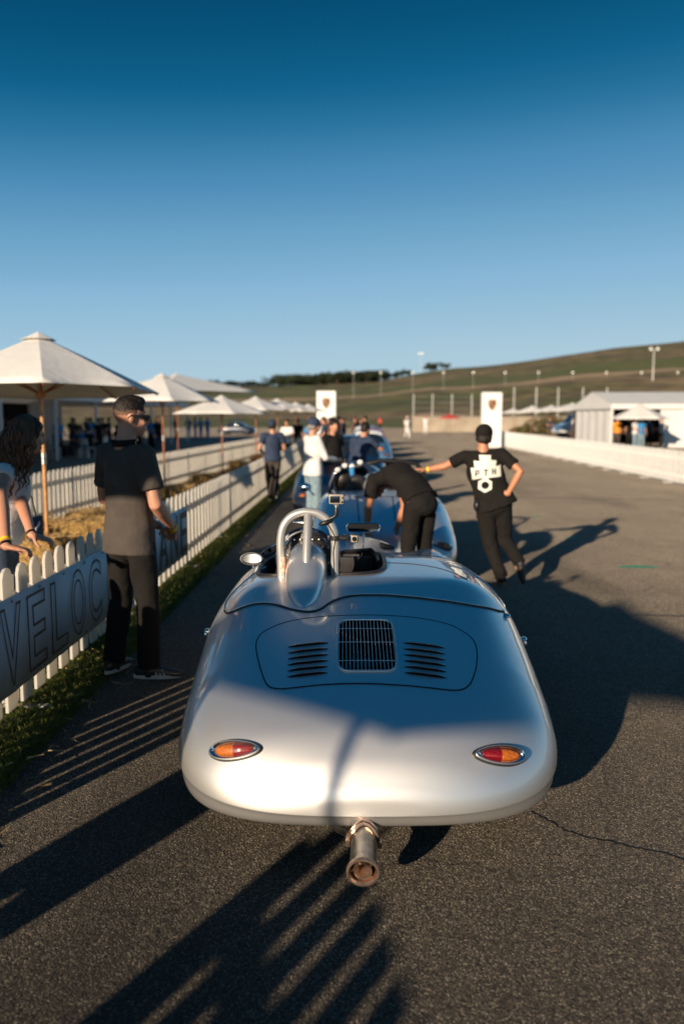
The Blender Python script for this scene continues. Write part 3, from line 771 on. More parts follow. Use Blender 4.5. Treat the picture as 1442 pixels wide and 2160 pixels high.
    pts_ = [v_.co.copy() for v_ in hi_]; w_ = wsb.build('windscreen', MT['acrylic'], root)
    MB().tube(pts_, .0035, 6).build('windscreen_edge', MT['chrome'], w_)
    MB().tube([wp(725, 1164, 2.2), wp(782, 1160, 2.3), wp(796, 1172, 2.2), wp(800, 1184, 2.0)], [.012, .016, .018, .014], 10, rnd=True).build('cockpit_pad', MT['leather'], root)
    # lamps
    for side, px, py in ((-1, 497, 1583), (1, 1052, 1593)):
        u, v_ = s.hit(px, py); tail_light(s, root, u, v_, side); print('lamp', u, v_)
    # chrome latches on the flanks
    for px, py, sx in ((421, 1325, -1), (1117, 1328, 1)):
        u_, v_ = s.hit(px, py); p = s.P(u_, v_, .012); print('latch', u_, v_)
        l = MB().ell(p, (.016, .026, .012)); l.tube([p+Vector((-sx*.03, 0, -.012)), p+Vector((sx*.01, 0, .0))], .007, 8); l.tube([p+Vector((sx*.008, -.02, -.022)), p+Vector((sx*.012, .02, -.022))], .006, 8)
        l.build('chrome_latch', MT['chrome'], root)
    # floor pan and wheels
    pan = MB().poly([(-.66, .28, .19), (.66, .28, .19), (.74, .8, .19), (.74, 3.3, .19), (.5, 3.75, .22), (-.5, 3.75, .22), (-.74, 3.3, .19), (-.74, .8, .19)], (0, 0, .02))
    pan.build('floor_pan', MT['black_rubber'], root, smooth=False)
    for x in (-.66, .66):
        for y in (.86, 3.02): wheel(root, x, y)
    # tailpipe
    tip = wp(765, 1842, -.19); up = wp(768, 1757, .02); dr = (up-tip).normalized()
    q = Vector((0, 0, 1)).rotation_difference(dr).to_matrix()
    ex = MB().lathe([(.0595, 0), (.061, .003), (.0615, .012), (.055, .030), (.050, .05), (.049, .22)], tip, 36, q).build('tailpipe', MT['steel'], root)
    MB().lathe([(.0465, .012), (.053, -.001), (.0605, .0), (.0625, .008), (.0605, .016)], tip, 36, q).build('pipe_lip', MT['steel_hot'], ex)
    MB().lathe([(.0465, .008), (.0455, .20), (.0, .2)], tip, 36, q).build('pipe_bore', MT['rust'], ex)
    MB().lathe([(.032, .008), (.0335, .006), (.0335, .15), (.032, .15)], tip, 32, q, True).build('baffle_tube', MT['steel_hot'], ex)
    for k in range(5):
        t = R(30+k*72); a_ = q @ Vector((math.cos(t)*.0335, math.sin(t)*.0335, 0)); c_ = q @ Vector((math.cos(t)*.0455, math.sin(t)*.0455, 0))
        MB().poly([tip+a_+dr*.012, tip+c_+dr*.012, tip+c_+dr*.09, tip+a_+dr*.09], q @ Vector((-math.sin(t)*.0015, math.cos(t)*.0015, 0))).build('baffle_vane', MT['steel_hot'], ex, smooth=False)
    cl = MB()
    for k, (rr, dd) in enumerate(((.056, .185), (.058, .205))):
        cl.tube([tip+dr*dd+q @ Vector((rr*math.cos(t)*1.0, rr*math.sin(t), .012*math.sin(3*t))) for t in [2*PI*i/30 for i in range(30)]], .006, 6, closed=True)
    for sx in (-1, 1): cl.box(tip+dr*.195+q @ Vector((sx*.062, .02, 0)), (.018, .03, .05), q, bev=.004)
    cl.build('pipe_clamp', MT['steel_hot'], ex)
    MB().tube([tip+dr*.2, tip+dr*.27+Vector((0, .02, .01)), up+Vector((.0, .12, .0)), up+Vector((-.06, .3, .01)), up+Vector((-.2, .42, .02))], .043, 14).build('header_pipe', MT['steel'], ex)
    MB().tube([wp(690, 1722, .34), wp(715, 1742, .22), wp(750, 1756, .12)], .028, 12, rnd=True).build('collector_pipe', MT['steel'], ex)
    MB().box((0.12, .30, .17), (.5, .3, .06), bev=.02).build('oil_pan', MT['interior'], root)
    # camera mounts in world space
    Mw = s.world()
    return root, (lambda px, py, v_: Mw @ wp(px, py, v_))
road, WPc = make_roadster()

# ---------------------------------------------------------- action cameras clamped to the hoop
def action_cam_screen():
    p = WPc(709, 1053, 1.40)
    t = empty('action_camera', p, R(1), 'small action camera with grey frame, its dark screen facing back, clamped atop the hoop', 'camera', 'action cameras clamped to the roll hoop')
    MB().box((0, .010, 0), (.080, .030, .054), bev=.006).build('housing', MT['greyplastic'], t)
    MB().box((-.008, -.007, -.001), (.052, .004, .036), bev=.0015).build('screen', MT['screen'], t)
    MB().box((.034, -.006, .008), (.006, .004, .010), bev=.001).build('button', MT['blackplastic'], t)
    MB().box((.031, -.006, -.015), (.010, .004, .010), bev=.001).build('port_door', MT['blackplastic'], t)
    m = MB(); m.box((0, .008, -.033), (.022, .016, .008)); m.tube([(0, .008, -.036), (0, .008, -.056)], .009, 12)
    m.tube([(0, .008, -.056), (0, .008, -.082)], .0115, 12); mo = m.build('mount_stem', MT['steel'], t)
    MB().tube([(0, .008, -.058), (0, .008, -.086), (-.012, .01, -.098), (-.038, .012, -.110)], [.0125, .0125, .010, .010], 10, rnd=True).build('mount_arm', MT['blackplastic'], t)
    MB().tube([(-.085, .0, -.137), (-.06, -.01, -.128), (-.028, .0, -.118)], [.011, .014, .011], 10, rnd=True).build('hoop_clamp', MT['black_metal'], t)
    MB().tube([(.026, .0, -.027), (.031, .0, -.06), (.024, .0, -.095), (.0, .0, -.108)], .0016, 6).build('tether_cord', MT['blackplastic'], t)
action_cam_screen()
def action_cam_cube():
    p = WPc(747, 1136, 1.37)
    t = empty('action_camera', p, R(1), 'cube action camera with round lens looking back, on side arm of the right hoop leg', 'camera', 'action cameras clamped to the roll hoop')
    MB().box((0, .012, 0), (.044, .040, .046), bev=.008).build('housing', MT['blackplastic'], t)
    MB().box((0, -.009, 0), (.036, .005, .037), bev=.003).build('face_plate', MT['greyplastic'], t)
    rx = Matrix.Rotation(PI/2, 3, 'X')
    MB().lathe([(.0, .001), (.006, .003), (.0085, .002), (.010, .006), (.012, .006), (.0125, 0)], (0, -.011, 0), 24, rx).build('lens', MT['lens'], t)
    a = MB(); a.box((-.036, .012, -.002), (.018, .014, .022), bev=.002); a.lathe([(0, .012), (.016, .012), (.016, -.012), (0, -.012)], (-.056, .012, 0), 16, Matrix.Rotation(PI/2, 3, 'Y')); a.box((-.052, .012, 0), (.02, .02, .022), bev=.003)
    a.build('mount_arm', MT['blackplastic'], t)
    MB().tube([(-.037, .0, .026), (-.037, .0, -.018), (-.037, .0, -.036)], [.004, .004, .006], 10).build('thumb_screw', MT['black_metal'], t)
    c = MB(); c.lathe([(.026, -.012), (.034, -.012), (.034, .012), (.026, .012)], (-.103, .035, .0), 20, None, True); c.box((-.075, .02, 0), (.03, .02, .02), bev=.003); c.box((-.135, .03, 0), (.022, .02, .026), bev=.004)
    c.build('hoop_clamp', MT['blackplastic'], t)
action_cam_cube()

# ================================================================== FENCES
GR_F = None
def picket_mesh(w=.135, h=.86, z0=.045, th=.018, m='vinyl'):
    k = w/2; z1 = z0+h
    pr = [(-k, z0), (k, z0), (k, z1-.055), (k*.72, z1-.018), (k*.3, z1), (-k*.3, z1), (-k*.72, z1-.018), (-k, z1-.055)]
    b = MB().poly([(0-th/2, x, z) for x, z in pr], (th, 0, 0)); bmesh.ops.recalc_face_normals(b.b, faces=b.b.faces)
    me = bpy.data.meshes.new('picket'); b.b.to_mesh(me); b.b.free(); me.materials.append(MT[m]); return me
def fence(name, label, A, B, side, pitch=.212, w=.135, maxp=300, m='vinyl', visible=True):
    """pickets on the face `side` (+1 = right of the run A->B), rails and posts behind it"""
    A, B = Vector((*A, 0)), Vector((*B, 0)); d = (B-A); Ln = d.length; d.normalize(); yaw = math.atan2(-d.x, d.y)
    root = empty(name, A, yaw, label, 'fence')
    pm = picket_mesh(w, m=m); n = int(Ln/pitch); pts = [i*pitch+w/2 for i in range(n)]
    order = sorted(range(n), key=lambda i: (A+d*pts[i]).length); ind = set(order[:maxp]) if visible else set()
    rest = MB()
    for i in range(n):
        jz = random.uniform(-.004, .004)
        if i in ind:
            o = bpy.data.objects.new('picket', pm); link(o, root); o.location = (side*.022, pts[i], jz); o.rotation_euler = (random.uniform(-.012, .012), 0, random.uniform(-.02, .02))
        else:
            rest.box((side*.022, pts[i], .045+.43), (.018, w, .86))
    if len(ind) < n:
        r = rest.build('picket_run', MT[m], root, smooth=False); r['kind'] = 'stuff'
    panel = pitch*11
    for z in (.22, .70):
        b = MB(); k = 0
        while k*panel < Ln: b.box((0, k*panel+min(panel, Ln-k*panel)/2, z), (.024, min(panel, Ln-k*panel)-.006, .075)); k += 1
        b.build('rail', MT[m], root, smooth=False)
    k = 0
    while k*panel <= Ln:
        b = MB().box((-side*.03, k*panel, .44), (.05, .05, .80)).box((-side*.03, k*panel, .012), (.46, .05, .018)).box((-side*.14, k*panel, .075), (.18, .03, .018), Matrix.Rotation(side*.6, 3, 'Y'))
        b.build('post', MT[m], root, smooth=False); k += 1
    return root
def thru(p, q, Y): t = (Y-p.y)/(q.y-p.y); return (p.x+(q.x-p.x)*t, Y)
XF = -2.10
fence('picket_fence', 'white picket fence along the turf edge carrying the lettered banner', (XF, 2.40), (XF+.15, 46), 1)
a, b = gnd(60, 1000, .9), gnd(535, 925, .9); print('second fence', a, b)
fence('picket_fence', 'white picket fence behind the straw strip and the umbrellas', thru(a, b, 8), thru(a, b, 42), 1, pitch=.18, w=.115)
a, b = gnd(1442, 951, .9), gnd(1077, 912, .9); print('right fence', a, b)
fence('picket_fence', 'long sunlit white picket fence on the far right of the lane', thru(a, b, 11), thru(a, b, 50), -1, pitch=.165, w=.10, m='vinyl_sun')
RFA, RFB = a, b
g_ = MB()
fence('picket_fence', 'short run of white picket fence standing open beside the camera', (-1.76, .40), (-1.22, -3.0), -1, visible=False)

# banner on the near fence ---------------------------------------------------
def banner():
    t = empty('banner', (XF+.043, 4.0, 0), -.0036, 'white banner with large brown outlined capitals fixed to the near picket fence', 'banner')
    y0, y1, y2 = -.30, 2.66, 5.45
    for a_, b_ in ((y0, y1-.005), (y1+.005, y2)):
        v, f = [], []; N_ = 40
        for k in range(N_+1):
            y = a_+(b_-a_)*k/N_; dx = .0035*math.sin(k*1.7)
            for z, x in ((.155, 0), (.43, .004), (.735, 0)): v.append((x+dx+.004, y, z))
        for k in range(N_):
            for j in range(2): i = k*3+j; f.append((i, i+3, i+4, i+1))
        p = pyd('banner_sheet', v, f, MT['banner'], t, True); so_ = p.modifiers.new('t', 'SOLIDIFY'); so_.thickness = .003
    def letters(txt, yl, wd, m_, fill, PITCHL, zl=.20, zh=.69):
        for i, ch in enumerate(txt):
            if ch == ' ': continue
            c = bpy.data.curves.new('letter', 'FONT'); c.body = ch; c.size = 1; c.align_x = 'CENTER'
            if fill: c.extrude = .001; c.offset = .012
            else: c.fill_mode = 'NONE'; c.bevel_depth = .012; c.bevel_resolution = 1; c.offset = .012
            o = bpy.data.objects.new('letter', c); COL.objects.link(o)
            bpy.context.view_layer.update(); me = bpy.data.meshes.new_from_object(o.evaluated_get(bpy.context.evaluated_depsgraph_get()))
            bpy.data.objects.remove(o)
            co = np.array([w.co[:] for w in me.vertices]); lo, hi = co.min(0), co.max(0)
            sx, sz = wd/(hi[0]-lo[0]) if ch != 'I' else (zh-zl)/(hi[1]-lo[1]), (zh-zl)/(hi[1]-lo[1])
            for w in me.vertices:
                x, y, z = w.co; w.co = (.010+z*.12, (x-(lo[0]+hi[0])/2)*sx, zl+(y-lo[1])*sz)
            me.materials.append(m_); q = link(bpy.data.objects.new('letter', me), t); q.location = (.002, yl+i*PITCHL, 0)
    letters('VELOCITY', gnd(22, 1360, .45).y-4.0, .285, MT['brown_ink'], False, .375)
    ya = gnd(346, 1150, .45).y-4.0
    letters('LANE', ya-.48, .37, MT['brown_ink'], True, .48)
    b = MB()
    for y in np.arange(y0+.06, y2, .42):
        for z in (.18, .71): b.lathe([(.0, .008), (.010, .007), (.012, 0)], (.008, y, z), 8, Matrix.Rotation(PI/2, 3, 'Y'))
    b.build('grommets', MT['steel'], t)['kind'] = 'stuff'
banner()

# grass blades, loose straw, bales -------------------------------------------------
def blades(name, label, cat, m, n, area, hmin, hmax, wd, lean, z=.0, parent=None, lying=False):
    rng = np.random.default_rng(5+n); x0, x1, y0, y1 = area
    q = rng.random(n); y = y0+(y1-y0)*q**1.7; x = rng.uniform(x0, x1, n)
    h = rng.uniform(hmin, hmax, n); a = rng.uniform(0, 2*PI, n); ln = rng.normal(0, lean, (n, 2))
    dx, dy = np.cos(a)*wd/2*(1+y*.08), np.sin(a)*wd/2*(1+y*.08)
    v = np.empty((n, 4, 3))
    if lying:
        v[:, 0] = np.stack([x-dx*.0, y, np.full(n, z)+rng.uniform(0, .012, n)], 1)
        ex, ey = np.cos(a)*h, np.sin(a)*h; px_, py_ = -np.sin(a)*wd, np.cos(a)*wd
        v[:, 1] = v[:, 0]+np.stack([px_, py_, 0*x], 1); v[:, 2] = v[:, 1]+np.stack([ex, ey, rng.uniform(-.004, .014, n)], 1); v[:, 3] = v[:, 0]+np.stack([ex, ey, rng.uniform(-.004, .014, n)], 1)
        v[:, :, 2] = np.maximum(v[:, :, 2], z-.001)
    else:
        v[:, 0] = np.stack([x-dx, y-dy, np.full(n, z)], 1); v[:, 1] = np.stack([x+dx, y+dy, np.full(n, z)], 1)
        v[:, 2] = np.stack([x+ln[:, 0]*h+dx*.3, y+ln[:, 1]*h+dy*.3, z+h], 1); v[:, 3] = np.stack([x+ln[:, 0]*h-dx*.3, y+ln[:, 1]*h-dy*.3, z+h], 1)
    me = bpy.data.meshes.new(name); me.vertices.add(n*4); me.vertices.foreach_set('co', v.reshape(-1))
    me.loops.add(n*4); me.loops.foreach_set('vertex_index', np.arange(n*4)); me.polygons.add(n); me.polygons.foreach_set('loop_start', np.arange(n)*4)
    me.update(); me.validate(); me.materials.append(m); o = link(bpy.data.objects.new(name, me), parent)
    return tag(o, label, cat, kind='stuff')
blades('grass', 'short green turf growing along the foot of the near picket fence', 'grass', MT['turf'], 120000, (-2.72, -1.76, 2.25, 46), .012, .045, .006, .9, .006)
blades('grass_fringe', 'ragged fringe of turf at the asphalt edge', 'grass', MT['turf'], 20000, (-1.79, -1.70, 2.25, 40), .006, .028, .006, 1.2, .003)
blades('loose_straw', 'loose yellow straw scattered over the strip between the two fences', 'straw', MT['straw'], 42000, (-5.1, -2.7, 4, 46), .05, .22, .006, 0, .012, lying=True)
blades('fallen_straw', 'stray straw stalks lying on the turf', 'straw', MT['straw'], 900, (-2.5, -1.5, 2.7, 20), .03, .12, .004, 0, .03, lying=True)
def bale(px, py, label, rz, sc=1.0):
    g = gnd(px, py)
    t = empty('straw_bale', g, rz, label, 'straw bale', 'straw bales on the strip between the fences')
    b = MB().box((0, 0, .20*sc), (.95*sc, .46*sc, .40*sc), bev=.05); bmesh.ops.subdivide_edges(b.b, edges=b.b.edges[:], cuts=3, use_grid_fill=True)
    for v_ in b.b.verts: v_.co += Vector((noise.noise(v_.co*9), noise.noise(v_.co*9+Vector((5, 0, 0))), noise.noise(v_.co*9+Vector((0, 9, 0)))))*.03
    b.build('bale_core', MT['strawbale'], t)
    st = MB(); rr = random.Random(px)
    for k in range(700):
        fx = rr.choice([0, 1, 2]); p = Vector((rr.uniform(-.48, .48), rr.uniform(-.24, .24), rr.uniform(.0, .41)))*sc
        if fx == 0: p.z = .41*sc
        elif fx == 1: p.y = rr.choice((-.24, .24))*sc
        else: p.x = rr.choice((-.48, .48))*sc
        a = rr.uniform(0, 2*PI); e = Vector((math.cos(a), math.sin(a)*.6, rr.uniform(-.5, .6))).normalized()*rr.uniform(.05, .16); w = Vector((-e.y, e.x, .3)).normalized()*.004
        st.quad(p-w, p+w, p+e+w, p+e-w)
    s_ = st.build('straw_stalks', MT['straw'], t, smooth=False, recalc=False); s_['kind'] = 'stuff'
    for x in (-.22, .22):
        MB().tube([(x*sc, y*sc, z*sc) for y, z in ((-.245, .01), (-.245, .40), (.245, .40), (.245, .01))], .004, 5).build('twine', MT['brown_cloth'], t)
    return t
bale(160, 1150, 'large straw bale behind the near fence beside the first umbrella pole', R(12), .9)
bale(60, 1190, 'straw bale behind the wrist of the woman at the fence', R(-8), .85)
bale(205, 1128, 'straw bale just behind the back of the tall man in the polo', R(60), .95)
for i, (x, y) in enumerate([(372, 1050), (430, 1022), (505, 990), (548, 975), (604, 968), (622, 950)]):
    bale(x, y, ['straw bale beside the foot of the reddish umbrella pole', 'straw bale on the strip, second beyond the reddish pole', 'straw bale on the strip, near the end of the rear fence', 'straw bale left of the standing attendant in black', 'straw bale right of the attendant in black, behind the fence', 'farthest straw bale, behind the fence by the crowd'][i], R(random.uniform(-20, 20)), .62)

# ================================================================== UMBRELLAS
def umbrella(x, y, label, rad=1.4, peak=2.78, hem=2.06, rot=22.5, wood='wood', base=True, sag=.07, group='cream market umbrellas on the left strip', nseg=8, lean=(0, 0), cat='umbrella'):
    t = empty('market_umbrella', (x, y, 0), R(rot), label, cat, group)
    b = MB(); NR = 8; NS = 8; top = []
    def P(k, i, j):          # panel k, radial i, lateral j
        a0, a1 = 2*PI*k/nseg, 2*PI*(k+1)/nseg; s_ = i/NR; w = j/NS
        r = rad*s_; z = peak-.03-(peak-.03-hem)*(s_*.94+.06*s_*s_)
        p = Vector((math.cos(a0), math.sin(a0), 0))*(1-w)+Vector((math.cos(a1), math.sin(a1), 0))*w
        bulge = 4*w*(1-w); sc = 1-.06*bulge*s_
        return Vector((p.x*r*sc, p.y*r*sc, z+.010*bulge*s_*(1-.3*s_)))
    for k in range(nseg):
        g = [[b.b.verts.new(P(k, i, j)) for j in range(NS+1)] for i in range(NR+1)]
        for i in range(NR):
            for j in range(NS): b.b.faces.new((g[i][j], g[i][j+1], g[i+1][j+1], g[i+1][j]))
    bmesh.ops.remove_doubles(b.b, verts=b.b.verts, dist=.001)
    cn = b.build('canopy', MT['canvas'], t, angle=7)
    so_ = cn.modifiers.new('t', 'SOLIDIFY'); so_.thickness = .004; so_.offset = 0
    c = MB()
    for k in range(nseg):
        for i, (r0, r1) in enumerate(((0, .07), (.07, .15), (.15, .21))):
            a0, a1 = 2*PI*k/nseg, 2*PI*(k+1)/nseg
            z = lambda r: peak+.018-r*.50
            c.quad(*[Vector((math.cos(a)*r, math.sin(a)*r, z(r))) for a, r in ((a0, r0+1e-4), (a0, r1), (a1, r1), (a1, r0+1e-4))])
    c.build('vent_cap', MT['canvas'], t, angle=20)
    p = MB().tube([(0, 0, .02), (lean[0]*.5, lean[1]*.5, 1.2), (0, 0, peak-.02)], .024 if wood == 'wood' else .022, 12).build('pole', MT[wood if wood == 'wood' else 'darkwood'], t)
    MB().tube([(0, 0, 1.22), (0, 0, 1.36)], .030, 12).build('pole_ferrule', MT['steel'], p)
    MB().lathe([(.025, -.05), (.06, -.04), (.06, .03), (.025, .04)], (0, 0, hem-.02), 16).build('runner_hub', MT['wood'], t)
    for k in range(nseg):
        a = 2*PI*k/nseg; e = Vector((math.cos(a), math.sin(a), 0))
        r = MB().tube([e*.05+Vector((0, 0, peak-.07)), e*rad*.5+Vector((0, 0, peak-.065-(peak-.03-hem)*.485)), e*rad*.985+Vector((0, 0, hem-.018))], (.011), 6).build('rib', MT['darkwood'], t)
        MB().tube([e*.055+Vector((0, 0, hem)), e*rad*.50+Vector((0, 0, peak-.06-(peak-.03-hem)*.5))], .009, 6).build('strut', MT['darkwood'], r)
    if base:
        MB().lathe([(.0, .06), (.05, .06), (.055, .05), (.22, .03), (.24, .0)], (0, 0, 0), 20).build('base', MT['black_metal'], t)
    return t
g1 = gnd(103, 1188)
umbrella(g1.x, g1.y, 'nearest cream market umbrella, on a golden wooden pole behind the fence', 1.42, 2.80, 2.09, rot=22.5).rotation_euler[0] = -.045
umbrella(-2.52, -1.36, 'cream market umbrella standing behind the camera near the fence', 1.20, 2.67, 2.17)
umbrella(-3.75, 3.1, 'cream market umbrella between the fences, left of the near umbrella', 1.40, 3.0, 2.25)
def umb_at(px, pyg, pytop, pyhem, rpx, label, **k):
    g = gnd(px, pyg); s_ = FPX/g.y
    umbrella(g.x, g.y, label, rad=rpx/s_, peak=aty(px, pytop, g.y).z-.06, hem=aty(px, pyhem, g.y).z, **k)
umb_at(348, 1040, 783, 848, 122, 'second cream umbrella from the left, on a reddish pole', wood='dark')
umb_at(470, 1003, 830, 873, 104, 'low cream umbrella in front of the white pavilion, third along the strip', wood='dark')
umb_at(541, 985, 833, 866, 75, 'cream umbrella right behind the third one', wood='dark')
umb_at(586, 970, 838, 862, 62, 'cream umbrella left of the attendant in black', wood='dark')
umb_at(624, 958, 846, 866, 50, 'small far cream umbrella just left of the white pillar', wood='dark')
umb_at(650, 950, 850, 868, 42, 'smallest cream umbrella overlapping the left white pillar', wood='dark')
rg = 'small cream umbrellas beyond the right fence'
for px, g_y, tp, hm, rp, lb in [(1345, 949, 850, 884, 60, 'cream umbrella in front of the right marquee with people under it'), (1204, 932, 848, 866, 56, 'cream umbrella above the delivery van, second from the right'),
        (1160, 928, 853, 868, 40, 'middle small umbrella behind the right fence'), (1120, 926, 854, 870, 36, 'cream umbrella second right of the right pillar'), (1080, 922, 860, 872, 28, 'cream umbrella next to the right pillar')]:
    umb_at(px, g_y, tp, hm, rp, lb, group=rg, wood='dark')
umb_at(948, 918, 872, 883, 26, 'tiny red parasol in front of the tan wall', group='red parasols', wood='dark')
RED = [o for o in COL.objects if o.get('label', '').startswith('tiny red')][0]
for c in RED.children:
    if c.name.split('.')[0] in ('canopy', 'vent_cap'): c.data.materials[0] = MT['red_cloth']

# ================================================================== PILLARS, TENTS, WALLS
def pillar(px0, px1, pyt, pyb, label):
    c = gnd((px0+px1)/2, pyb); w = (px1-px0)/FPX*c.y; h = aty(0, pyt, c.y).z
    t = empty('entrance_pillar', c, 0, label, 'pillar', 'white crested pillars flanking the lane')
    MB().box((0, .3, h/2), (w, .6, h), bev=.03).build('pillar_box', MT['vinyl_sun'], t, smooth=False)
    k = w/41.0; cz = h-26*k
    out = [(-8.5, 10), (0, 11.5), (8.5, 10), (9, 2), (7, -5), (3.5, -9.5), (0, -12), (-3.5, -9.5), (-7, -5), (-9, 2)]
    e = MB().poly([(x*k, -.012, cz+z*k) for x, z in out], (0, .012, 0)).build('crest', MT['crest_gold'], t, smooth=False)
    MB().poly([(x*k*.8, -.018, cz+z*k*.8) for x, z in out], (0, .006, 0)).build('crest_field', MT['crest_brown'], e, smooth=False)
    b = MB()
    for x0, x1, z0, z1 in ((-6, -.6, 1, 7), (.6, 6, -6, 0)): b.box(((x0+x1)/2*k, -.021, cz+(z0+z1)/2*k), ((x1-x0)*k, .006, (z1-z0)*k))
    b.build('crest_quarters', MT['crest_gold'], e, smooth=False)
    return t
pillar(668, 708, 825, 946, 'white pillar with brown shield crest left of the lane, beside the umbrellas')
pillar(1015, 1056, 828, 944, 'white pillar with brown shield crest right of the lane, behind the leaning man')

def marquee(name, label, x0, x1, y0, y1, eave, peak, walls=(), bay=5.0, ridge='y'):
    t = empty(name, ((x0+x1)/2, (y0+y1)/2, 0), 0, label, 'tent'); hx, hy = (x1-x0)/2, (y1-y0)/2
    b = MB(); n = 14
    def rp(u, w):   # u -1..1 across, w -1..1 along
        z = peak-(peak-eave)*abs(u)**1.05
        return Vector((u*hx, w*hy, z)) if ridge == 'y' else Vector((w*hx, u*hy, z))
    for i in range(n):
        for j in range(n):
            b.quad(rp(-1+2*i/n, -1+2*j/n), rp(-1+2*(i+1)/n, -1+2*j/n), rp(-1+2*(i+1)/n, -1+2*(j+1)/n), rp(-1+2*i/n, -1+2*(j+1)/n))
    bmesh.ops.remove_doubles(b.b, verts=b.b.verts, dist=.001)
    r = b.build('roof', MT['tentcloth'], t, angle=20)
    v = MB(); val = .28
    for s_ in (-1, 1):
        v.box((s_*hx, 0, eave-val/2), (.02, 2*hy, val)); v.box((0, s_*hy, eave-val/2), (2*hx-.04, .02, val))
        if ridge == 'y': v.poly([(-hx, s_*(hy-.02), eave), (hx, s_*(hy-.02), eave), (0, s_*(hy-.02), peak-.02)], (0, .01, 0))
        else: v.poly([(s_*(hx-.02), -hy, eave), (s_*(hx-.02), hy, eave), (s_*(hx-.02), 0, peak-.02)], (.01, 0, 0))
    v.build('valance', MT['tentcloth'], t, smooth=False)
    k = max(1, int(2*hy/bay))
    for i in range(k+1):
        for s_ in (-1, 1): MB().box((s_*(hx-.08), -hy+.08+(2*hy-.16)*i/k, eave/2), (.10, .10, eave)).build('pole', MT['white_metal'], t, smooth=False)
    for wl in walls:
        wb = MB()
        if wl[0] in 'LR':
            s_ = -1 if wl[0] == 'L' else 1; a_, c_ = wl[1], wl[2]; N_ = 24
            for i in range(N_):
                q0, q1 = a_+(c_-a_)*i/N_, a_+(c_-a_)*(i+1)/N_; d0, d1 = .03*math.sin(i*1.3), .03*math.sin((i+1)*1.3)
                wb.quad((s_*(hx-.16)+d0, q0*hy, 0), (s_*(hx-.16)+d1, q1*hy, 0), (s_*(hx-.16)+d1, q1*hy, eave-.05), (s_*(hx-.16)+d0, q0*hy, eave-.05))
        else:
            s_ = -1 if wl[0] == 'F' else 1; a_, c_ = wl[1], wl[2]; N_ = 24
            for i in range(N_):
                q0, q1 = a_+(c_-a_)*i/N_, a_+(c_-a_)*(i+1)/N_; d0, d1 = .03*math.sin(i*1.3), .03*math.sin((i+1)*1.3)
                wb.quad((q0*hx, s_*(hy-.16)+d0, 0), (q1*hx, s_*(hy-.16)+d1, 0), (q1*hx, s_*(hy-.16)+d1, eave-.05), (q0*hx, s_*(hy-.16)+d0, eave-.05))
        wb.build('side_wall', MT[wl[3]] if len(wl) > 3 else MT['tentcloth'], t)
    return t
marquee('spectator_marquee', 'long open white marquee on the left sheltering the shaded crowd', -24, -12.2, 2, 58, 2.75, 4.3, walls=[('L', -1, 1, 'black_cloth'), ('B', -1, -.55)])  # left wall black: the dark interior's shade is put into its colour
_p = aty(372, 788, 31)
umbrella(_p.x, _p.y, 'large square white canopy rising behind the second and third umbrellas', 3.2, _p.z, 2.72, rot=4, nseg=4, group='white pavilions', wood='dark', cat='canopy')
# right marquee: dark open front and white wall
g = gnd(1330, 944)
marquee('right_marquee', 'white marquee beyond the right fence with dark open front', g.x-1.25, g.x+14, g.y, g.y+8, 2.5, 3.3, walls=[('F', -.62, 1), ('L', -1, 1), ('B', -1, 1, 'black_cloth'), ('R', -1, 1)], bay=8, ridge='x')
# tan barrier wall beyond the paddock
def barrier(A, B, h, label):
    A, B = Vector(A), Vector(B); d = B-A; yaw = math.atan2(d.y, d.x); n = max(1, int(d.length/4))
    t = empty('barrier_wall', A, yaw, label, 'wall')
    me = None
    for i in range(n):
        if me is None:
            o = MB().poly([(.02, -.3, 0), (.02, .3, 0), (.02, .12, h*.4), (.02, .09, h), (.02, -.09, h), (.02, -.12, h*.4)], (3.96, 0, 0)).build('wall_segment', MT['concrete'], t, smooth=False); me = o.data
        else: o = link(bpy.data.objects.new('wall_segment', me), t)
        o.location = (i*4, 0, 0)
a = gnd(868, 911); barrier((a.x, a.y, 0), (a.x+90, a.y+6, 0), 1.75, 'tan concrete wall closing the far right end of the lane')
a = gnd(760, 899); barrier((a.x-150, a.y, 0), (a.x+32, a.y+4, 0), 1.0, 'low tan wall at the foot of the hill beyond the crowd')

ORD = ['first', 'second', 'third', 'fourth', 'fifth', 'sixth', 'seventh', 'eighth', 'ninth', 'tenth', 'eleventh', 'twelfth', 'thirteenth', 'fourteenth', 'fifteenth', 'sixteenth', 'seventeenth', 'eighteenth', 'nineteenth', 'twentieth']
ORD += ['twenty-'+o for o in ORD[:9]]+['thirtieth']+['thirty-'+o for o in ORD[:9]]+['fortieth']+['forty-'+o for o in ORD[:9]]
# lamp masts, light row, fence posts on the slope ------------------------------------
def mast(px, pyb, pyt, Y, label, heads=2, sp=1.3, r=.09, group='floodlight masts'):
    p = aty(px, pyb, Y); z0 = hill_z(p.x, Y) if Y > 125 else 0; top = aty(px, pyt, Y).z
    t = empty('floodlight_mast', (p.x, Y, z0-.2), 0, label, 'floodlight', group); h = top-z0+.2
    MB().tube([(0, 0, 0), (0, 0, h)], [r*1.4, r*.8], 8).build('mast', MT['galv'], t)
    MB().box((0, 0, h), (sp, .08, .08)).build('crossarm', MT['galv'], t, smooth=False)
    for s_ in ((-.5, .5) if heads == 2 else [-.5+i/(heads-1) for i in range(heads)]):
        MB().lathe([(.0, .1), (.28*sp/1.3, .0), (.30*sp/1.3, -.04), (.14, -.3), (0, -.32)], (s_*sp, -.25, h+.12), 14, Matrix.Rotation(R(80), 3, 'X')).build('lamp_head', MT['lampglass'], t)
    return t
mast(1375, 812, 737, 200, 'tall twin floodlight mast on the hillside at the right', r=.12, sp=1.7)
